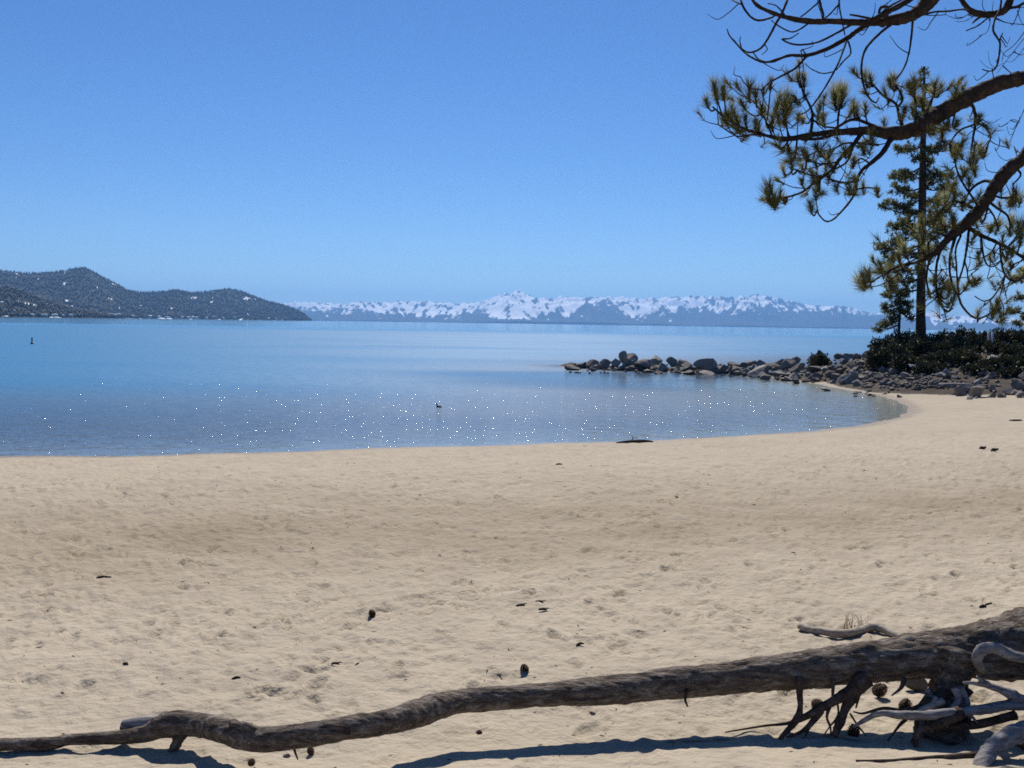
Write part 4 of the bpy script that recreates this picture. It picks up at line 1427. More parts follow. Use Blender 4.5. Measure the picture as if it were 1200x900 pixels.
def limb(main, twigs, tufts, d=D0, dj=0.35, name='limb', nn=125):
    """main and twigs: lists of (px, py, r px[, depth]); tufts: (px, py, r px, from_px, from_py)."""
    mb = MB()

    def row(rows, jit):
        ph = rnd.uniform(0, 6)
        out, rad = [], []
        for i, rw in enumerate(rows):
            dd = rw[3] if len(rw) > 3 else d + jit * math.sin(ph + 0.8 * i) * 0.5
            out.append(P(rw[0], rw[1], dd) - tb)
            rad.append(rw[2] * dd / F)
        return out, rad
    mp, mr = row(main, 0.0)
    mr = [q * (0.84 if rw[0] > 1030 else 0.70) for q, rw in zip(mr, main)]
    sd = rnd.uniform(0, 40)
    mc = tube(mb, mp, mr, 18, 14, lambda p, i, a: 0.22 * mnoise.fractal(Vector(p) * 22 + Vector((sd, 0, 0)), 0.8, 2.0, 4) + 0.14 * mnoise.noise(Vector(p) * 5))
    o = mb.build(name, M_limb, pine)
    tw = MB()
    nd = MB()
    allpts = [np.array(mc)]
    for t in twigs:
        # root each twig at the nearest point of the wood already there, so it leaves the limb
        p0, r0 = row(t, dj)
        r0 = [q * 0.66 for q in r0]
        A = np.concatenate(allpts)
        v0 = p0[0]
        cand = A + tb
        # nearest in the picture direction
        c0 = (cand - [0, 0, ZC])
        e0 = (v0 + tb - [0, 0, ZC])
        c0n = c0 / np.linalg.norm(c0, axis=1, keepdims=True)
        e0n = e0 / np.linalg.norm(e0)
        k = np.argmax(c0n @ e0n)
        sc_ = np.linalg.norm(c0[k])
        shift = e0n * sc_ + [0, 0, ZC] - tb - v0
        m = len(p0)
        p0 = [p + shift * (1 - i / max(1, m - 1)) ** 1.0 for i, p in enumerate(p0)]
        c = tube(tw, p0, r0, 7, 7, lambda p, i, a: 0.30 * mnoise.noise(Vector(p) * 55))
        allpts.append(np.array(c))
    A = np.concatenate(allpts)
    for tf in tufts:
        px, py, r, fx, fy = tf[:5]
        # start on the existing wood nearest to (fx, fy) in the picture
        e = P(fx, fy, d) - [0, 0, ZC]
        e /= np.linalg.norm(e)
        c0 = A + tb - [0, 0, ZC]
        c0n = c0 / np.linalg.norm(c0, axis=1, keepdims=True)
        k = np.argmax(c0n @ e)
        s = A[k]
        dd = (s + tb)[1] + rnd.uniform(-dj, dj) * 0.6
        tip = P(px, py, dd) - tb
        L = np.linalg.norm(tip - s)
        if L > 0.03:
            sag = np.array([rnd.uniform(-.06, .06) * L, rnd.uniform(-.1, .1) * L, -0.16 * L - 0.01])
            m1 = s + (tip - s) * 0.35 + sag
            m2 = s + (tip - s) * 0.75 + sag * 0.8
            tube(tw, [s, m1, m2, tip], [0.007, 0.006, 0.005, 0.004], 6, 4)
            dirv = tip - m2 + np.array([0, 0, 0.35 * np.linalg.norm(tip - m2)])
        else:
            dirv = tip - A[max(k - 3, 0)]
        ln = r * dd / F * 1.22 * rn.uniform(0.85, 1.2)
        needles(nd, tip + dirv / max(np.linalg.norm(dirv), 1e-6) * 0.02, dirv, rn, int(nn * (0.45 + r / 22) * rn.uniform(0.6, 1.15)), ln, 1.0)
    # fine bare twigs that droop and turn up at their ends
    B = np.concatenate(allpts[1:])
    for q in range(70 if tufts else 22):
        s = B[rn.randint(len(B))]
        if (s + tb)[1] < 4:
            continue
        L = rn.uniform(0.07, 0.19)
        a = np.array([rn.normal(-0.2, 0.8), rn.normal(0, 0.6), rn.normal(-0.1, 0.6)])
        a /= np.linalg.norm(a)
        p1 = s + a * L * 0.4 + [0, 0, -0.10 * L]
        p2 = s + a * L * 0.8 + [rn.normal(0, .08) * L, 0, -0.12 * L]
        p3 = s + a * L + [rn.normal(0, .12) * L, 0, 0.16 * L]
        tube(tw, [s, p1, p2, p3], [0.0040, 0.0032, 0.0026, 0.0014], 5, 4)
        if tufts and rn.rand() < 0.5:
            needles(nd, p3, p3 - p2, rn, rn.randint(18, 55), 0.08 * rn.uniform(0.8, 1.2), 1.1)
    if tufts:
        B = np.concatenate(allpts[1:])
        ok = [(tf[0], tf[1]) for tf in tufts]
        for q in range(len(tufts)):
            tf = ok[rn.randint(len(ok))]
            dd = d + rn.uniform(-dj, dj)
            tip = P(tf[0] + rn.normal(0, 9), tf[1] + rn.normal(0, 8), dd) - tb
            k = np.argmin(((B - tip) ** 2).sum(1))
            s = B[k]
            if np.linalg.norm(tip - s) > 0.22:
                tip = s + (tip - s) * 0.22 / np.linalg.norm(tip - s)
            m1 = s + (tip - s) * 0.5 - [0, 0, 0.02]
            tube(tw, [s, m1, tip], [0.0045, 0.0035, 0.0025], 5, 3)
            needles(nd, tip, tip - m1 + [0, 0, 0.02], rn, 75, 0.075 * rn.uniform(0.8, 1.2), 1.1)
    if tw.n:
        tw.build('twig', M_twig, o)
    if nd.n:
        nd.build('needles', M_needle, o, smooth=False)
    return o


# trunk, out of the picture on the right
tk = MB()
tube(tk, [(0.05, 0, -0.4), (0, 0, 0.3), (-0.02, 0.02, 1.6), (0.02, 0, 3.2), (0.0, 0.03, 5.2), (0.05, 0, 7.5), (0.02, 0, 9.5)], [0.46, 0.36, 0.30, 0.27, 0.23, 0.16, 0.03], 30, 14,
     lambda p, i, a: 0.10 * mnoise.fractal(Vector((p[0] * 9, p[1] * 9, p[2] * 2.5)), 0.9, 2.0, 4))
tk.build('trunk', M_limb, pine)

TX = 600 + 5.35 / 7.1 * F
limb([(TX, 60, 14, 7.1), (1380, 62, 12, 7.0), (1290, 70, 11, 6.9), (1235, 82, 10.5), (1200, 91, 10), (1175, 97, 10), (1150, 106, 10), (1125, 119, 11), (1100, 134, 12), (1080, 147, 11), (1060, 155, 9.5), (1040, 156, 8.5), (1015, 153, 7),
      (1000, 154, 6), (975, 155, 5), (950, 158, 4.5), (920, 163, 3.8), (895, 158, 3), (870, 150, 2.4), (850, 138, 2), (835, 125, 1.5)],
     [[(1045, 160, 5), (1035, 178, 4.5), (1022, 190, 4), (1010, 200, 3.2), (1004, 212, 2.6), (1003, 224, 2.2), (996, 236, 2), (985, 249, 1.8), (975, 258, 1.6), (967, 259, 1.5), (960, 252, 1.4), (957, 246, 1.2)],
      [(1010, 156, 4), (998, 172, 3.8), (985, 185, 3.4), (976, 198, 3), (965, 207, 2.6), (955, 213, 2.4), (942, 224, 2.2), (927, 230, 2), (910, 233, 1.8)],
      [(1004, 212, 2.2), (990, 214, 2), (976, 211, 1.8), (966, 205, 1.5)],
      [(980, 157, 3), (955, 163, 2.6), (930, 162, 2.4), (900, 160, 2)],
      [(1040, 155, 3.5), (1020, 146, 3), (1000, 140, 2.6), (980, 150, 2.2)],
      [(1060, 152, 3.5), (1054, 138, 3), (1050, 122, 2.4), (1035, 112, 2), (1022, 98, 1.7)],
      [(1072, 150, 3), (1073, 130, 2.2), (1071, 108, 1.8)],
      [(1052, 126, 2.2), (1058, 115, 1.8), (1049, 98, 1.5)],
      [(1085, 140, 3), (1088, 125, 2.4), (1095, 110, 1.8)],
      [(1137, 118, 3.2), (1142, 130, 2.8), (1143, 145, 2.4), (1140, 163, 2), (1138, 180, 1.8), (1141, 195, 1.5)],
      [(1143, 143, 2), (1154, 149, 1.7), (1161, 160, 1.6), (1157, 171, 1.3)],
      [(1141, 146, 2), (1126, 152, 1.8), (1117, 161, 1.5), (1112, 170, 1.2)],
      [(1132, 118, 2), (1122, 130, 1.8), (1112, 134, 1.6)],
      [(950, 158, 3), (952, 140, 2.6), (951, 128, 2.2), (942, 110, 1.9), (938, 96, 1.6)],
      [(955, 142, 2), (966, 148, 1.8), (980, 150, 1.8)],
      [(982, 154, 2.4), (982, 140, 2), (984, 126, 1.8)],
      [(897, 158, 1.8), (880, 158, 1.6), (866, 160, 1.4), (855, 155, 1.3), (842, 146, 1.2)],
      [(1030, 170, 2.2), (1010, 168, 2), (990, 168, 1.8), (975, 175, 1.6), (955, 178, 1.4)],
      [(1000, 172, 2), (992, 190, 1.8), (975, 200, 1.4)],
      [(1020, 192, 1.8), (1008, 186, 1.6), (998, 198, 1.3)],
      [(1003, 222, 1.6), (1015, 220, 1.5), (1030, 221, 1.3)],
      [(965, 207, 1.6), (945, 204, 1.6), (930, 198, 1.3)],
      [(980, 190, 1.6), (962, 192, 1.5), (945, 188, 1.2)],
      [(905, 160, 1.8), (899, 145, 1.5), (888, 125, 1.4), (882, 118, 1.2)],
      [(925, 161, 1.8), (921, 145, 1.6), (922, 132, 1.3)]],
     [(838, 104, 18, 850, 138), (828, 120, 12, 838, 128), (848, 108, 14, 850, 138), (857, 128, 15, 860, 146), (850, 140, 14, 858, 150), (878, 105, 16, 882, 118), (886, 112, 14, 888, 125), (903, 100, 13, 900, 140), (912, 118, 15, 905, 150), (922, 118, 20, 922, 135), (918, 130, 19, 921, 145), (925, 126, 17, 921, 140),
      (935, 90, 15, 938, 98), (942, 94, 11, 942, 108), (982, 108, 22, 984, 126), (978, 115, 19, 984, 128), (988, 112, 18, 984, 124), (1014, 92, 15, 1020, 98), (1020, 94, 12, 1024, 100), (1047, 94, 15, 1050, 102), (1043, 98, 12, 1050, 104), (1071, 98, 15, 1071, 110),
      (1066, 104, 11, 1072, 112), (1095, 102, 15, 1094, 112), (1101, 106, 13, 1096, 114), (1120, 108, 11, 1110, 122), (1128, 104, 11, 1122, 118), (1037, 108, 10, 1040, 118), (1004, 132, 15, 1010, 145), (1014, 128, 13, 1020, 146), (1000, 124, 13, 1002, 142), (870, 122, 14, 890, 135), (874, 140, 14, 880, 155), (865, 148, 14, 870, 152),
      (905, 142, 15, 912, 160), (888, 150, 14, 895, 158), (896, 132, 14, 897, 148), (940, 140, 13, 951, 135), (960, 128, 13, 955, 145), (965, 140, 12, 968, 150),
      (912, 172, 13, 925, 163), (925, 178, 13, 935, 165), (918, 200, 14, 928, 198), (928, 190, 13, 935, 196), (945, 182, 14, 955, 178), (958, 176, 13, 970, 174), (940, 196, 12, 945, 190), (968, 186, 14, 980, 180), (990, 178, 13, 998, 172), (975, 196, 13, 985, 190), (1000, 190, 12, 1003, 196), (952, 205, 12, 960, 206),
      (901, 228, 21, 912, 233), (903, 222, 18, 912, 233), (908, 238, 17, 914, 233), (918, 234, 14, 922, 231), (950, 242, 16, 957, 247), (958, 220, 12, 960, 210), (940, 214, 9, 946, 222), (996, 222, 11, 1003, 220), (962, 228, 11, 962, 212),
      (1110, 148, 14, 1114, 140), (1120, 146, 13, 1120, 132), (1104, 156, 12, 1112, 165), (1126, 170, 15, 1113, 168), (1118, 178, 14, 1113, 168), (1150, 176, 16, 1157, 170), (1145, 182, 15, 1139, 178), (1152, 182, 13, 1157, 172), (1142, 202, 12, 1141, 192), (1148, 140, 10, 1143, 140),
      (1028, 226, 10, 1030, 221), (1012, 176, 11, 1010, 168), (1022, 162, 11, 1025, 165), (1036, 145, 11, 1040, 152), (1060, 130, 12, 1064, 145), (1080, 120, 12, 1086, 130)])

limb([(TX, 20, 14, 7.1), (1400, 40, 12, 7.05), (1290, 95, 10.5, 6.9), (1235, 145, 9.5), (1200, 184, 8.5), (1185, 197, 9), (1170, 213, 9), (1155, 235, 8.5), (1145, 249, 8.5), (1133, 261, 8), (1120, 272, 7), (1108, 283, 5.5), (1096, 295, 4), (1084, 304, 3), (1068, 309, 2.2), (1048, 314, 1.8), (1030, 325, 1.5), (1020, 331, 1.3)],
     [[(1133, 266, 4), (1150, 276, 3.6), (1166, 283, 3.2), (1182, 291, 3), (1202, 303, 2.8), (1230, 312, 2)],
      [(1120, 275, 3), (1114, 298, 2.4), (1113, 318, 2), (1118, 338, 2), (1123, 347, 2), (1128, 359, 2), (1138, 370, 1.9), (1148, 373, 1.8), (1160, 367, 1.6), (1168, 361, 1.3)],
      [(1104, 288, 3), (1098, 308, 2.2), (1097, 330, 2), (1099, 347, 1.8), (1106, 362, 1.6), (1111, 365, 1.4), (1117, 361, 1.2)],
      [(1102, 345, 1.4), (1103, 356, 1.3), (1108, 365, 1.1)],
      [(1092, 300, 2.2), (1087, 314, 2), (1086, 330, 1.8), (1090, 343, 1.7), (1096, 341, 1.4), (1101, 336, 1.2)],
      [(1136, 266, 2.6), (1133, 290, 2.2), (1129, 312, 1.8), (1123, 332, 1.6), (1122, 346, 1.5)],
      [(1126, 276, 2), (1120, 292, 1.7), (1121, 312, 1.5), (1122, 330, 1.4), (1124, 345, 1.3)],
      [(1130, 305, 1.5), (1133, 315, 1.4), (1134, 325, 1.2)],
      [(1150, 278, 2), (1152, 296, 1.7), (1156, 309, 1.5), (1164, 312, 1.4), (1172, 306, 1.3), (1175, 294, 1.1)],
      [(1172, 287, 2.2), (1173, 302, 2), (1176, 318, 1.8), (1184, 328, 1.7), (1196, 326, 1.5), (1206, 318, 1.2)],
      [(1178, 322, 1.6), (1172, 336, 1.5), (1162, 350, 1.4), (1152, 353, 1.2), (1142, 347, 0.9)],
      [(1176, 326, 1.3), (1174, 340, 1.2), (1170, 352, 1.0)],
      [(1182, 318, 1.5), (1188, 310, 1.4), (1197, 306, 1.2)],
      [(1165, 214, 3.2), (1154, 212, 2.8), (1142, 218, 2.4), (1134, 228, 2), (1128, 242, 1.6)],
      [(1145, 247, 3), (1132, 240, 2.6), (1118, 236, 2.3), (1106, 243, 2), (1097, 255, 1.6)],
      [(1148, 246, 2.4), (1140, 232, 2), (1128, 214, 1.8), (1121, 198, 1.6), (1119, 184, 1.3)],
      [(1158, 236, 2.8), (1170, 245, 2.4), (1180, 252, 2), (1184, 262, 1.8)],
      [(1162, 228, 2.2), (1176, 232, 2), (1190, 230, 1.6)],
      [(1155, 240, 2), (1164, 252, 1.7), (1168, 262, 1.4)],
      [(1182, 205, 2), (1190, 198, 2), (1196, 205, 1.7), (1188, 215, 1.4), (1187, 208 + 7, 1.2)],
      [(1120, 270, 2.2), (1104, 262, 1.9), (1092, 266, 1.6), (1083, 275, 1.3)],
      [(1112, 278, 2), (1100, 275, 1.8), (1088, 284, 1.4)],
      [(1090, 300, 1.6), (1075, 296, 1.5), (1062, 300, 1.2)],
      [(1068, 309, 1.4), (1052, 322, 1.2), (1040, 330, 1.1)],
      [(1168, 285, 1.4), (1160, 297, 1.2), (1146, 303, 1.0), (1134, 301, .8)],
      [(1153, 300, 1.2), (1146, 315, 1.0), (1138, 321, .8)],
      [(1118, 325, 1.2), (1110, 322, 1.0), (1104, 315, .8)]],
     [(1012, 326, 20, 1022, 331), (1008, 332, 19, 1022, 331), (1018, 322, 16, 1026, 327), (1032, 312, 14, 1036, 321), (1040, 320, 14, 1044, 318), (1045, 333, 13, 1042, 330), (1054, 305, 13, 1060, 311), (1060, 294, 13, 1064, 299), (1082, 280, 14, 1085, 276), (1088, 292, 14, 1088, 285), (1078, 268, 12, 1085, 274), (1075, 316, 12, 1076, 307),
      (1104, 338, 16, 1100, 338), (1112, 342, 13, 1104, 345), (1100, 350, 13, 1099, 346), (1095, 330, 13, 1097, 326), (1118, 350, 12, 1108, 362), (1133, 335, 12, 1122, 345), (1140, 330, 10, 1134, 325), (1168, 358, 13, 1166, 362), (1164, 366, 11, 1162, 366), (1146, 369, 10, 1146, 373),
      (1098, 254, 13, 1097, 255), (1090, 250, 12, 1100, 250), (1127, 240, 12, 1128, 240), (1118, 228, 11, 1122, 236), (1108, 234, 12, 1108, 242), (1120, 184, 12, 1119, 186), (1130, 204, 13, 1125, 205), (1136, 214, 12, 1134, 226),
      (1186, 260, 16, 1184, 260), (1193, 265, 15, 1184, 262), (1182, 270, 13, 1184, 262), (1190, 228, 16, 1189, 230), (1184, 236, 15, 1186, 231), (1196, 234, 14, 1190, 230), (1170, 264, 12, 1168, 262), (1160, 268, 11, 1166, 258), (1180, 300, 11, 1174, 296), (1186, 296, 10, 1182, 291), (1196, 282, 13, 1190, 296), (1200, 320, 11, 1196, 326),
      (1150, 258, 11, 1155, 245), (1106, 265, 12, 1108, 264), (1116, 258, 12, 1118, 266), (1184, 312, 9, 1188, 310), (1146, 300, 9, 1150, 290)])

limb([(TX, -160, 12, 7.1), (1380, -140, 12, 7.0), (1250, -85, 11, 6.9), (1150, -45, 10), (1110, -22, 9.5), (1092, -2, 9.5), (1080, 11, 9), (1065, 19, 8), (1045, 24, 6.5), (1030, 26, 6), (1000, 26, 5), (975, 25, 4.5), (950, 25, 4.2), (925, 21, 3.8), (905, 15, 3.2), (890, 8, 2.8), (882, 0, 2.4), (880, -10, 2)],
     [[(1072, -4, 5), (1055, 6, 5), (1040, 14, 5), (1026, 22, 5), (1010, 32, 4.6), (995, 43, 4.2), (970, 57, 3.8), (945, 65, 3.2), (925, 65, 2.8), (910, 70, 2.4), (895, 73, 2), (880, 67, 1.8), (870, 59, 1.7), (862, 50, 1.5), (855, 42, 1.2), (852, 34, .9)],
      [(926, -8, 2.4), (921, 4, 2.4), (916, 16, 2.3), (908, 30, 2.2), (900, 45, 2), (893, 55, 1.9), (885, 60, 1.8), (876, 61, 1.6), (869, 57, 1.4)],
      [(867, -4, 2), (871, 8, 2), (880, 20, 2), (890, 24, 1.9), (903, 21, 1.8), (910, 17, 1.6)],
      [(858, 0, 1.4), (864, 3, 1.4), (868, 5, 1.3)],
      [(959, -6, 2.4), (962, 8, 2.2), (965, 18, 1.8), (963, 25, 1.6)],
      [(983, -6, 1.6), (984, 10, 1.4), (987, 25, 1.3), (990, 41, 1.1)],
      [(982, 6, 1.5), (972, 17, 1.4), (964, 23, 1.2)],
      [(960, 2, 1.4), (946, 14, 1.3), (938, 20, 1.1)],
      [(997, 29, 2.2), (978, 40, 2), (956, 50, 1.8), (932, 52, 1.7), (917, 46, 1.5), (926, 45, 1.2), (936, 39, 1)],
      [(948, 27, 1.6), (936, 35, 1.4), (926, 37, 1.3), (912, 30, 1.2), (904, 24, 1)],
      [(920, 18, 1.4), (910, 7, 1.2), (900, 4, 1)],
      [(945, 66, 2.4), (932, 80, 2.1), (914, 90, 1.8), (900, 98, 1.6), (892, 106, 1.3)],
      [(905, 93, 1.4), (898, 107, 1.1)],
      [(944, 63, 1.2), (940, 58, 1.2), (938, 60, 1)],
      [(892, 105, 1.3), (880, 103, 1.1), (872, 97, .9), (868, 90, .7)],
      [(993, 45, 2), (987, 62, 1.8), (980, 79, 1.7), (966, 104, 1.6), (955, 120, 1.5), (945, 131, 1.3), (934, 135, 1)],
      [(994, 48, 1.6), (997, 62, 1.5), (989, 71, 1.4), (980, 82, 1.2)],
      [(977, 84, 1.1), (964, 86, 1.1), (951, 81, 1), (943, 74, .8)],
      [(897, 53, 1), (899, 58, .9), (893, 64, .7)],
      [(883, 62, 1.2), (890, 70, 1.1), (905, 73, 1), (915, 69, .8)],
      [(869, 57, 1.2), (867, 48, 1), (868, 43, .8)],
      [(1045, 28, 2.6), (1030, 40, 2.3), (1015, 57, 2.1), (1010, 76, 2), (1012, 98, 1.9), (1018, 113, 1.7), (1026, 120, 1.5), (1030, 114, 1.2)],
      [(1070, 20, 2.2), (1068, 42, 1.9), (1065, 62, 1.7), (1059, 80, 1.6), (1049, 94, 1.3)],
      [(1068, 22, 2), (1080, 18, 1.8), (1095, 14, 1.7), (1112, 13, 1.6), (1128, 11, 1.6), (1136, 13, 1.4)],
      [(1036, 24, 4), (1040, 14, 3.4), (1038, 8, 3), (1032, 9, 2.6), (1030, 16, 2.2)],
      [(1030, 26, 3.6), (1034, 30, 3.4), (1040, 27, 2.8)],
      [(1028, 20, 2.2), (1042, 8, 1.9), (1056, 0, 1.6)],
      [(1028, 24, 2.2), (1012, 20, 2), (996, 17, 1.6)]], [], d=6.6, dj=0.3)

limb([(TX, -120, 11, 7.1), (1330, -90, 9, 6.9), (1230, -45, 7, 6.8), (1190, -14, 5.5), (1184, 0, 5), (1178, 11, 5), (1168, 16, 4.6), (1152, 17, 4.4), (1140, 14, 4), (1131, 6, 3.6), (1124, -6, 3)],
     [[(1180, 10, 2.8), (1194, 7, 2.4), (1208, -2, 2)],
      [(1174, -8, 1.8), (1172, 10, 1.9), (1166, 22, 1.9), (1164, 35, 1.9), (1168, 43, 1.8), (1172, 52, 1.8), (1169, 74, 1.6), (1164, 82, 1.4), (1157, 83, 1.2), (1151, 81, .9)],
      [(1171, 48, 1.2), (1173, 43, 1.1), (1175, 39, .9)],
      [(1160, 19, 1.4), (1146, 30, 1.3), (1132, 36, 1)],
      [(1152, 18, 2.2), (1144, 23, 2), (1140, 27, 1.5)],
      [(1166, 22, .9), (1182, 27, .8), (1202, 29, .7)],
      [(1136, 16, .7), (1124, 22, .6), (1112, 19, .5), (1106, 16, .4)],
      [(1140, 20, .7), (1130, 25, .5), (1120, 25, .4)],
      [(1205, 30, .9), (1195, 45, .8), (1186, 55, .7), (1177, 62, .6), (1174, 72, .5)],
      [(1200, 45, .7), (1192, 55, .6), (1182, 68, .5), (1174, 78, .4), (1168, 86, .4)],
      [(1204, 50, .7), (1196, 62, .6), (1186, 72, .5), (1178, 72, .4)],
      [(1190, 60, .6), (1180, 66, .5), (1172, 58, .4)],
      [(1176, 74, .5), (1163, 80, .4), (1155, 77, .4), (1148, 70, .3)],
      [(1166, 79, .4), (1160, 74, .4), (1158, 60, .3)],
      [(1204, 120, .8), (1196, 138, .7), (1188, 155, .7), (1183, 166, .6), (1176, 168, .5), (1170, 160, .4)],
      [(1194, 142, .6), (1186, 140, .5), (1180, 145, .4)],
      [(1188, 156, .5), (1183, 158, .4), (1180, 148, .4)],
      [(1196, 190, .9), (1186, 186, .7), (1178, 188, .6), (1170, 182, .5), (1166, 172, .4)],
      [(1194, 188, .7), (1190, 178, .6), (1188, 170, .4)],
      [(1192, 12, .7), (1196, 24, .5), (1203, 34, .4)],
      [(1160, 18, .7), (1160, 28, .6), (1156, 38, .5), (1147, 42, .4)]], [], d=7.0, dj=0.25)

# ------------------------------------------------------------------ distant pines
def far_pine(name, label, trunk, clumps, d, leaf, per, mat=M_farneedle, limbs=True):
    b0 = P(trunk[0][0], trunk[0][1], d)
    b0[2] = H1(b0[0], d) if H1(b0[0], d) > 0 else b0[2]
    root = empty(name, b0, label, 'pine tree')
    tm = MB()
    pts = [P(a, b, d) - b0 for a, b, r in trunk]
    pts = [np.array([pts[0][0], 0, -0.5])] + pts
    rad = [trunk[0][2] * d / F * 1.15] + [r * d / F for a, b, r in trunk]
    tc = tube(tm, pts, rad, 12, 6, lambda p, i, a: 0.10 * mnoise.noise(Vector(p) * 3))
    r = np.random.RandomState(int(trunk[0][0]))
    lm, fm = tm, MB()
    for (px, py, rx, ry) in clumps:
        off = r.uniform(-1, 1) * (0.4 + abs(px - trunk[0][0]) * d / F * 0.6)
        c = P(px, py, d + off) - b0
        # the limb that carries the clump leaves the trunk a little above or below
        k = np.argmin(np.abs(tc[:, 2] - (c[2] + 0.25)))
        s = tc[k]
        mid = s + (c - s) * 0.5 + [0, 0, -0.08 * np.linalg.norm(c - s)]
        tube(lm, [s, mid, c], [0.06, 0.04, 0.02], 6, 4)
        w, h = rx * d / F, ry * d / F
        ns = max(5, int(per * rx * ry / 150))
        for q in range(ns):
            dv = r.randn(3)
            dv /= np.linalg.norm(dv)
            cc = c + dv * [w, w * 0.9, h] * r.rand() ** 0.5
            tube(lm, [mid + (c - mid) * 0.6, (c + cc) / 2 - [0, 0, 0.05], cc], [0.016, 0.012, 0.008], 4, 2)
            # each spray: a rosette of long narrow needle blades
            n = 20
            a = r.randn(n, 3) + [0, 0, 0.45]
            a /= np.linalg.norm(a, axis=1, keepdims=True)
            L = leaf * r.uniform(0.6, 1.2, (n, 1))
            sd = np.cross(a, r.randn(n, 3))
            sd /= np.maximum(np.linalg.norm(sd, axis=1, keepdims=True), 1e-6)
            W = leaf * 0.09
            v = np.stack([cc + sd * W * .4, cc + a * L * .6 + sd * W, cc + a * L, cc + a * L * .6 - sd * W, cc - sd * W * .4], 1).reshape(-1, 3)
            kx = (np.arange(n) * 5)[:, None]
            fm.add(v, kx + [1, 2, 3], np.concatenate([kx + [0, 1, 3, 4]], 0))
    lm.build('trunk', M_trunkfar, root)
    fm.build('crown', mat, root, smooth=False)
    return root


CL = [(1040, 291, 14, 8), (1054, 283, 14, 10), (1064, 296, 12, 9), (1048, 300, 12, 8), (1030, 289, 7, 5), (1042, 312, 10, 8), (1056, 318, 12, 8), (1048, 330, 13, 9), (1058, 340, 12, 9), (1045, 342, 9, 7),
      (1062, 262, 14, 10), (1048, 268, 10, 8), (1046, 240, 12, 7), (1036, 243, 7, 4), (1058, 244, 14, 9), (1070, 250, 10, 9), (1056, 222, 14, 9), (1068, 230, 12, 9), (1050, 206, 12, 8), (1064, 206, 13, 9),
      (1098, 204, 14, 8), (1112, 206, 11, 7), (1090, 214, 12, 9), (1106, 222, 14, 9), (1095, 236, 14, 10), (1108, 246, 12, 9), (1096, 258, 14, 10), (1106, 270, 12, 9), (1092, 276, 10, 9), (1100, 292, 9, 8),
      (1104, 170, 14, 7), (1092, 178, 12, 7), (1118, 176, 10, 6), (1066, 174, 12, 7), (1054, 176, 10, 6), (1074, 186, 10, 8), (1088, 190, 10, 8), (1070, 156, 11, 7), (1094, 152, 11, 7),
      (1074, 138, 10, 7), (1090, 132, 10, 7), (1080, 120, 9, 7), (1086, 106, 8, 7), (1078, 96, 7, 7), (1083, 84, 5, 7), (1068, 330, 7, 8), (1070, 272, 9, 10), (1088, 300, 6, 8)]
far_pine('tall_pine', 'tall straight pine standing alone on the bank at the right', [(1079, 397, 6.2), (1079, 370, 5.3), (1080, 300, 4.8), (1081, 220, 4.2), (1082, 150, 3), (1083, 100, 1.6), (1083, 78, 0.6)],
         CL, 57.5, 0.26, 33)
far_pine('small_pine', 'small bushy pine left of the tall pine trunk', [(1053, 394, 1.8), (1054, 375, 1.5), (1055, 355, 1.1), (1056, 338, 0.5)],
         [(1030, 386, 8, 4), (1038, 380, 10, 5), (1048, 374, 9, 6), (1058, 366, 10, 6), (1044, 364, 9, 6), (1036, 360, 7, 5), (1062, 357, 9, 6), (1050, 354, 9, 6), (1040, 348, 7, 4), (1056, 346, 8, 5), (1066, 372, 7, 4)], 56.5, 0.24, 46)
far_pine('edge_pine', 'dark pine cut off by the right edge of the picture', [(1222, 397, 5), (1222, 340, 4), (1222, 270, 2.5), (1222, 220, 0.8)],
         [(1190, 364, 8, 4), (1183, 365, 5, 3), (1196, 348, 7, 5), (1194, 380, 7, 4), (1190, 327, 7, 5), (1200, 318, 8, 6), (1204, 372, 10, 6), (1210, 350, 10, 6), (1215, 330, 11, 8), (1214, 300, 10, 8), (1230, 310, 12, 9),
          (1235, 345, 12, 8), (1240, 370, 12, 7), (1222, 270, 10, 9), (1224, 245, 7, 8), (1202, 300, 6, 5)], 57, 0.26, 46)

# ------------------------------------------------------------------ duck and buoy
g = P(515, 477.5, 2.6 * F / (477.5 - hor(515)))
duck = empty('duck', (g[0], g[1], -0.02), 'small duck with pale breast and dark back floating on the lake among the sparkles', 'duck')
dm = MB()
tube(dm, [(-0.13, 0, 0.06), (-0.11, 0, 0.06), (-0.05, 0, 0.05), (0.03, 0, 0.05), (0.10, 0, 0.06), (0.13, 0, 0.11), (0.135, 0, 0.17), (0.15, 0, 0.20), (0.18, 0, 0.205), (0.205, 0, 0.20)],
     [0.012, 0.03, 0.07, 0.085, 0.065, 0.035, 0.028, 0.036, 0.03, 0.01], 12, 4)
dm.build('body', M_duckd, duck)
dw = MB()
tube(dw, [(-0.06, -0.02, 0.03), (0.0, -0.045, 0.05), (0.07, -0.03, 0.06), (0.125, -0.005, 0.09)], [0.02, 0.06, 0.06, 0.028], 10, 4)
dw.build('breast_feathers', M_duckw, duck)
bk = MB()
tube(bk, [(0.20, 0, 0.20), (0.225, 0, 0.197), (0.25, 0, 0.192)], [0.011, 0.009, 0.005], 8, 2)
bk.build('beak', M_dark, duck)
duck.rotation_euler.z = math.pi - 0.3
duck.scale = (0.6, 0.6, 0.6)
g = P(37.5, 403, 2.6 * F / (403 - hor(37)))
bu = empty('buoy', (g[0], g[1], 0), 'small dark upright buoy floating far out at the left', 'buoy')
bm_ = MB()
tube(bm_, [(0, 0, -0.2), (0, 0, -0.05), (0, 0, 0.08), (0, 0, 0.16)], [0.05, 0.13, 0.13, 0.05], 12, 3)
bm_.build('float', M_buoy, bu)
bp = MB()
tube(bp, [(0, 0, 0.12), (0, 0, 0.4), (0.01, 0, 0.62)], [0.055, 0.06, 0.05], 10, 2)
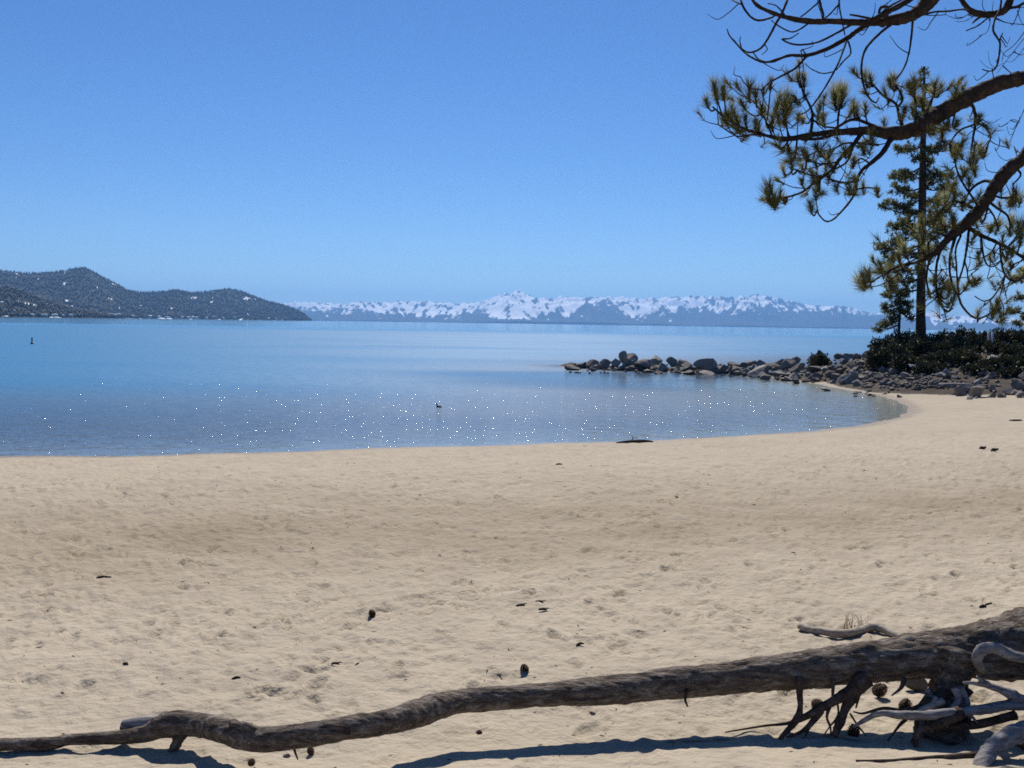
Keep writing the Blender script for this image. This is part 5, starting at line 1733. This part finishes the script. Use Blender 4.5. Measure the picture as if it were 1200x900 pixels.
bp.build('mast', M_buoy, bu)

# ------------------------------------------------------------------ air
hz = NT('haze_air')
pv = hz.n('ShaderNodeVolumePrincipled')
pv.inputs['Color'].default_value = (0.22, 0.51, 1.0, 1)
pv.inputs['Density'].default_value = HAZE = 7.0e-5
pv.inputs['Anisotropy'].default_value = 0.35
hz.l(pv.outputs[0], hz.out.inputs['Volume'])
lo = np.array([-24000, -21000, -8.0])
hi = np.array([24000, 21000, float(np.max(z)) + 25.0])
hb = MB()
cv = np.array([[x, y, zq] for zq in (lo[2], hi[2]) for y in (lo[1], hi[1]) for x in (lo[0], hi[0])])
hb.add(cv, None, [(0, 2, 3, 1), (4, 5, 7, 6), (0, 1, 5, 4), (2, 6, 7, 3), (0, 4, 6, 2), (1, 3, 7, 5)])
ho = hb.build('haze', hz.m, None, False)
tag(ho, 'thin blue air between the beach and the far shore', 'haze', kind='stuff')

# ------------------------------------------------------------------ light
EL, AZ = R(48), R(0.5)
w = bpy.data.worlds.new('World')
sc.world = w
w.use_nodes = True
wt = w.node_tree
bg = wt.nodes['Background']
sk = wt.nodes.new('ShaderNodeTexSky')
sk.sky_type = 'NISHITA'
sk.sun_disc = False
sk.sun_elevation = EL
sk.sun_rotation = AZ
sk.altitude = 1900
sk.air_density = 1.0
sk.dust_density = 0.3
sk.ozone_density = 1.6
hs = wt.nodes.new('ShaderNodeHueSaturation')
hs.inputs['Saturation'].default_value = 1.20
wt.links.new(sk.outputs[0], hs.inputs['Color'])
tn = wt.nodes.new('ShaderNodeMix')
tn.data_type = 'RGBA'
tn.blend_type = 'MULTIPLY'
tn.inputs[0].default_value = 1.0
tn.inputs[7].default_value = (0.65, 0.815, 1.06, 1)
wt.links.new(hs.outputs[0], tn.inputs[6])
wt.links.new(tn.outputs[2], bg.inputs['Color'])
bg.inputs['Strength'].default_value = 0.070
sl = bpy.data.lights.new('sun', 'SUN')
sl.energy = 4.3
sl.angle = R(0.53)
sl.color = (1.0, 0.95, 0.87)
so = bpy.data.objects.new('sun', sl)
link(so)
sd = Vector((math.sin(AZ) * math.cos(EL), math.cos(AZ) * math.cos(EL), math.sin(EL)))
so.rotation_euler = (-sd).to_track_quat('-Z', 'Y').to_euler()
so.location = (0, 0, 60)

sc.view_settings.view_transform = 'Standard'
sc.view_settings.look = 'None'
sc.view_settings.gamma = 1
sc.view_settings.exposure = 0.36
sc.view_settings.use_curve_mapping = False
sc.render.engine = 'CYCLES'
sc.cycles.use_denoising = False
sc.cycles.filter_width = 1.7
sc.cycles.sample_clamp_direct = 70
sc.cycles.sample_clamp_indirect = 1.5
sc.cycles.max_bounces = 6
sc.cycles.diffuse_bounces = 2
sc.cycles.glossy_bounces = 3
sc.cycles.transparent_max_bounces = 8
sc.cycles.volume_bounces = 0
sc.cycles.caustics_reflective = False
sc.cycles.caustics_refractive = False
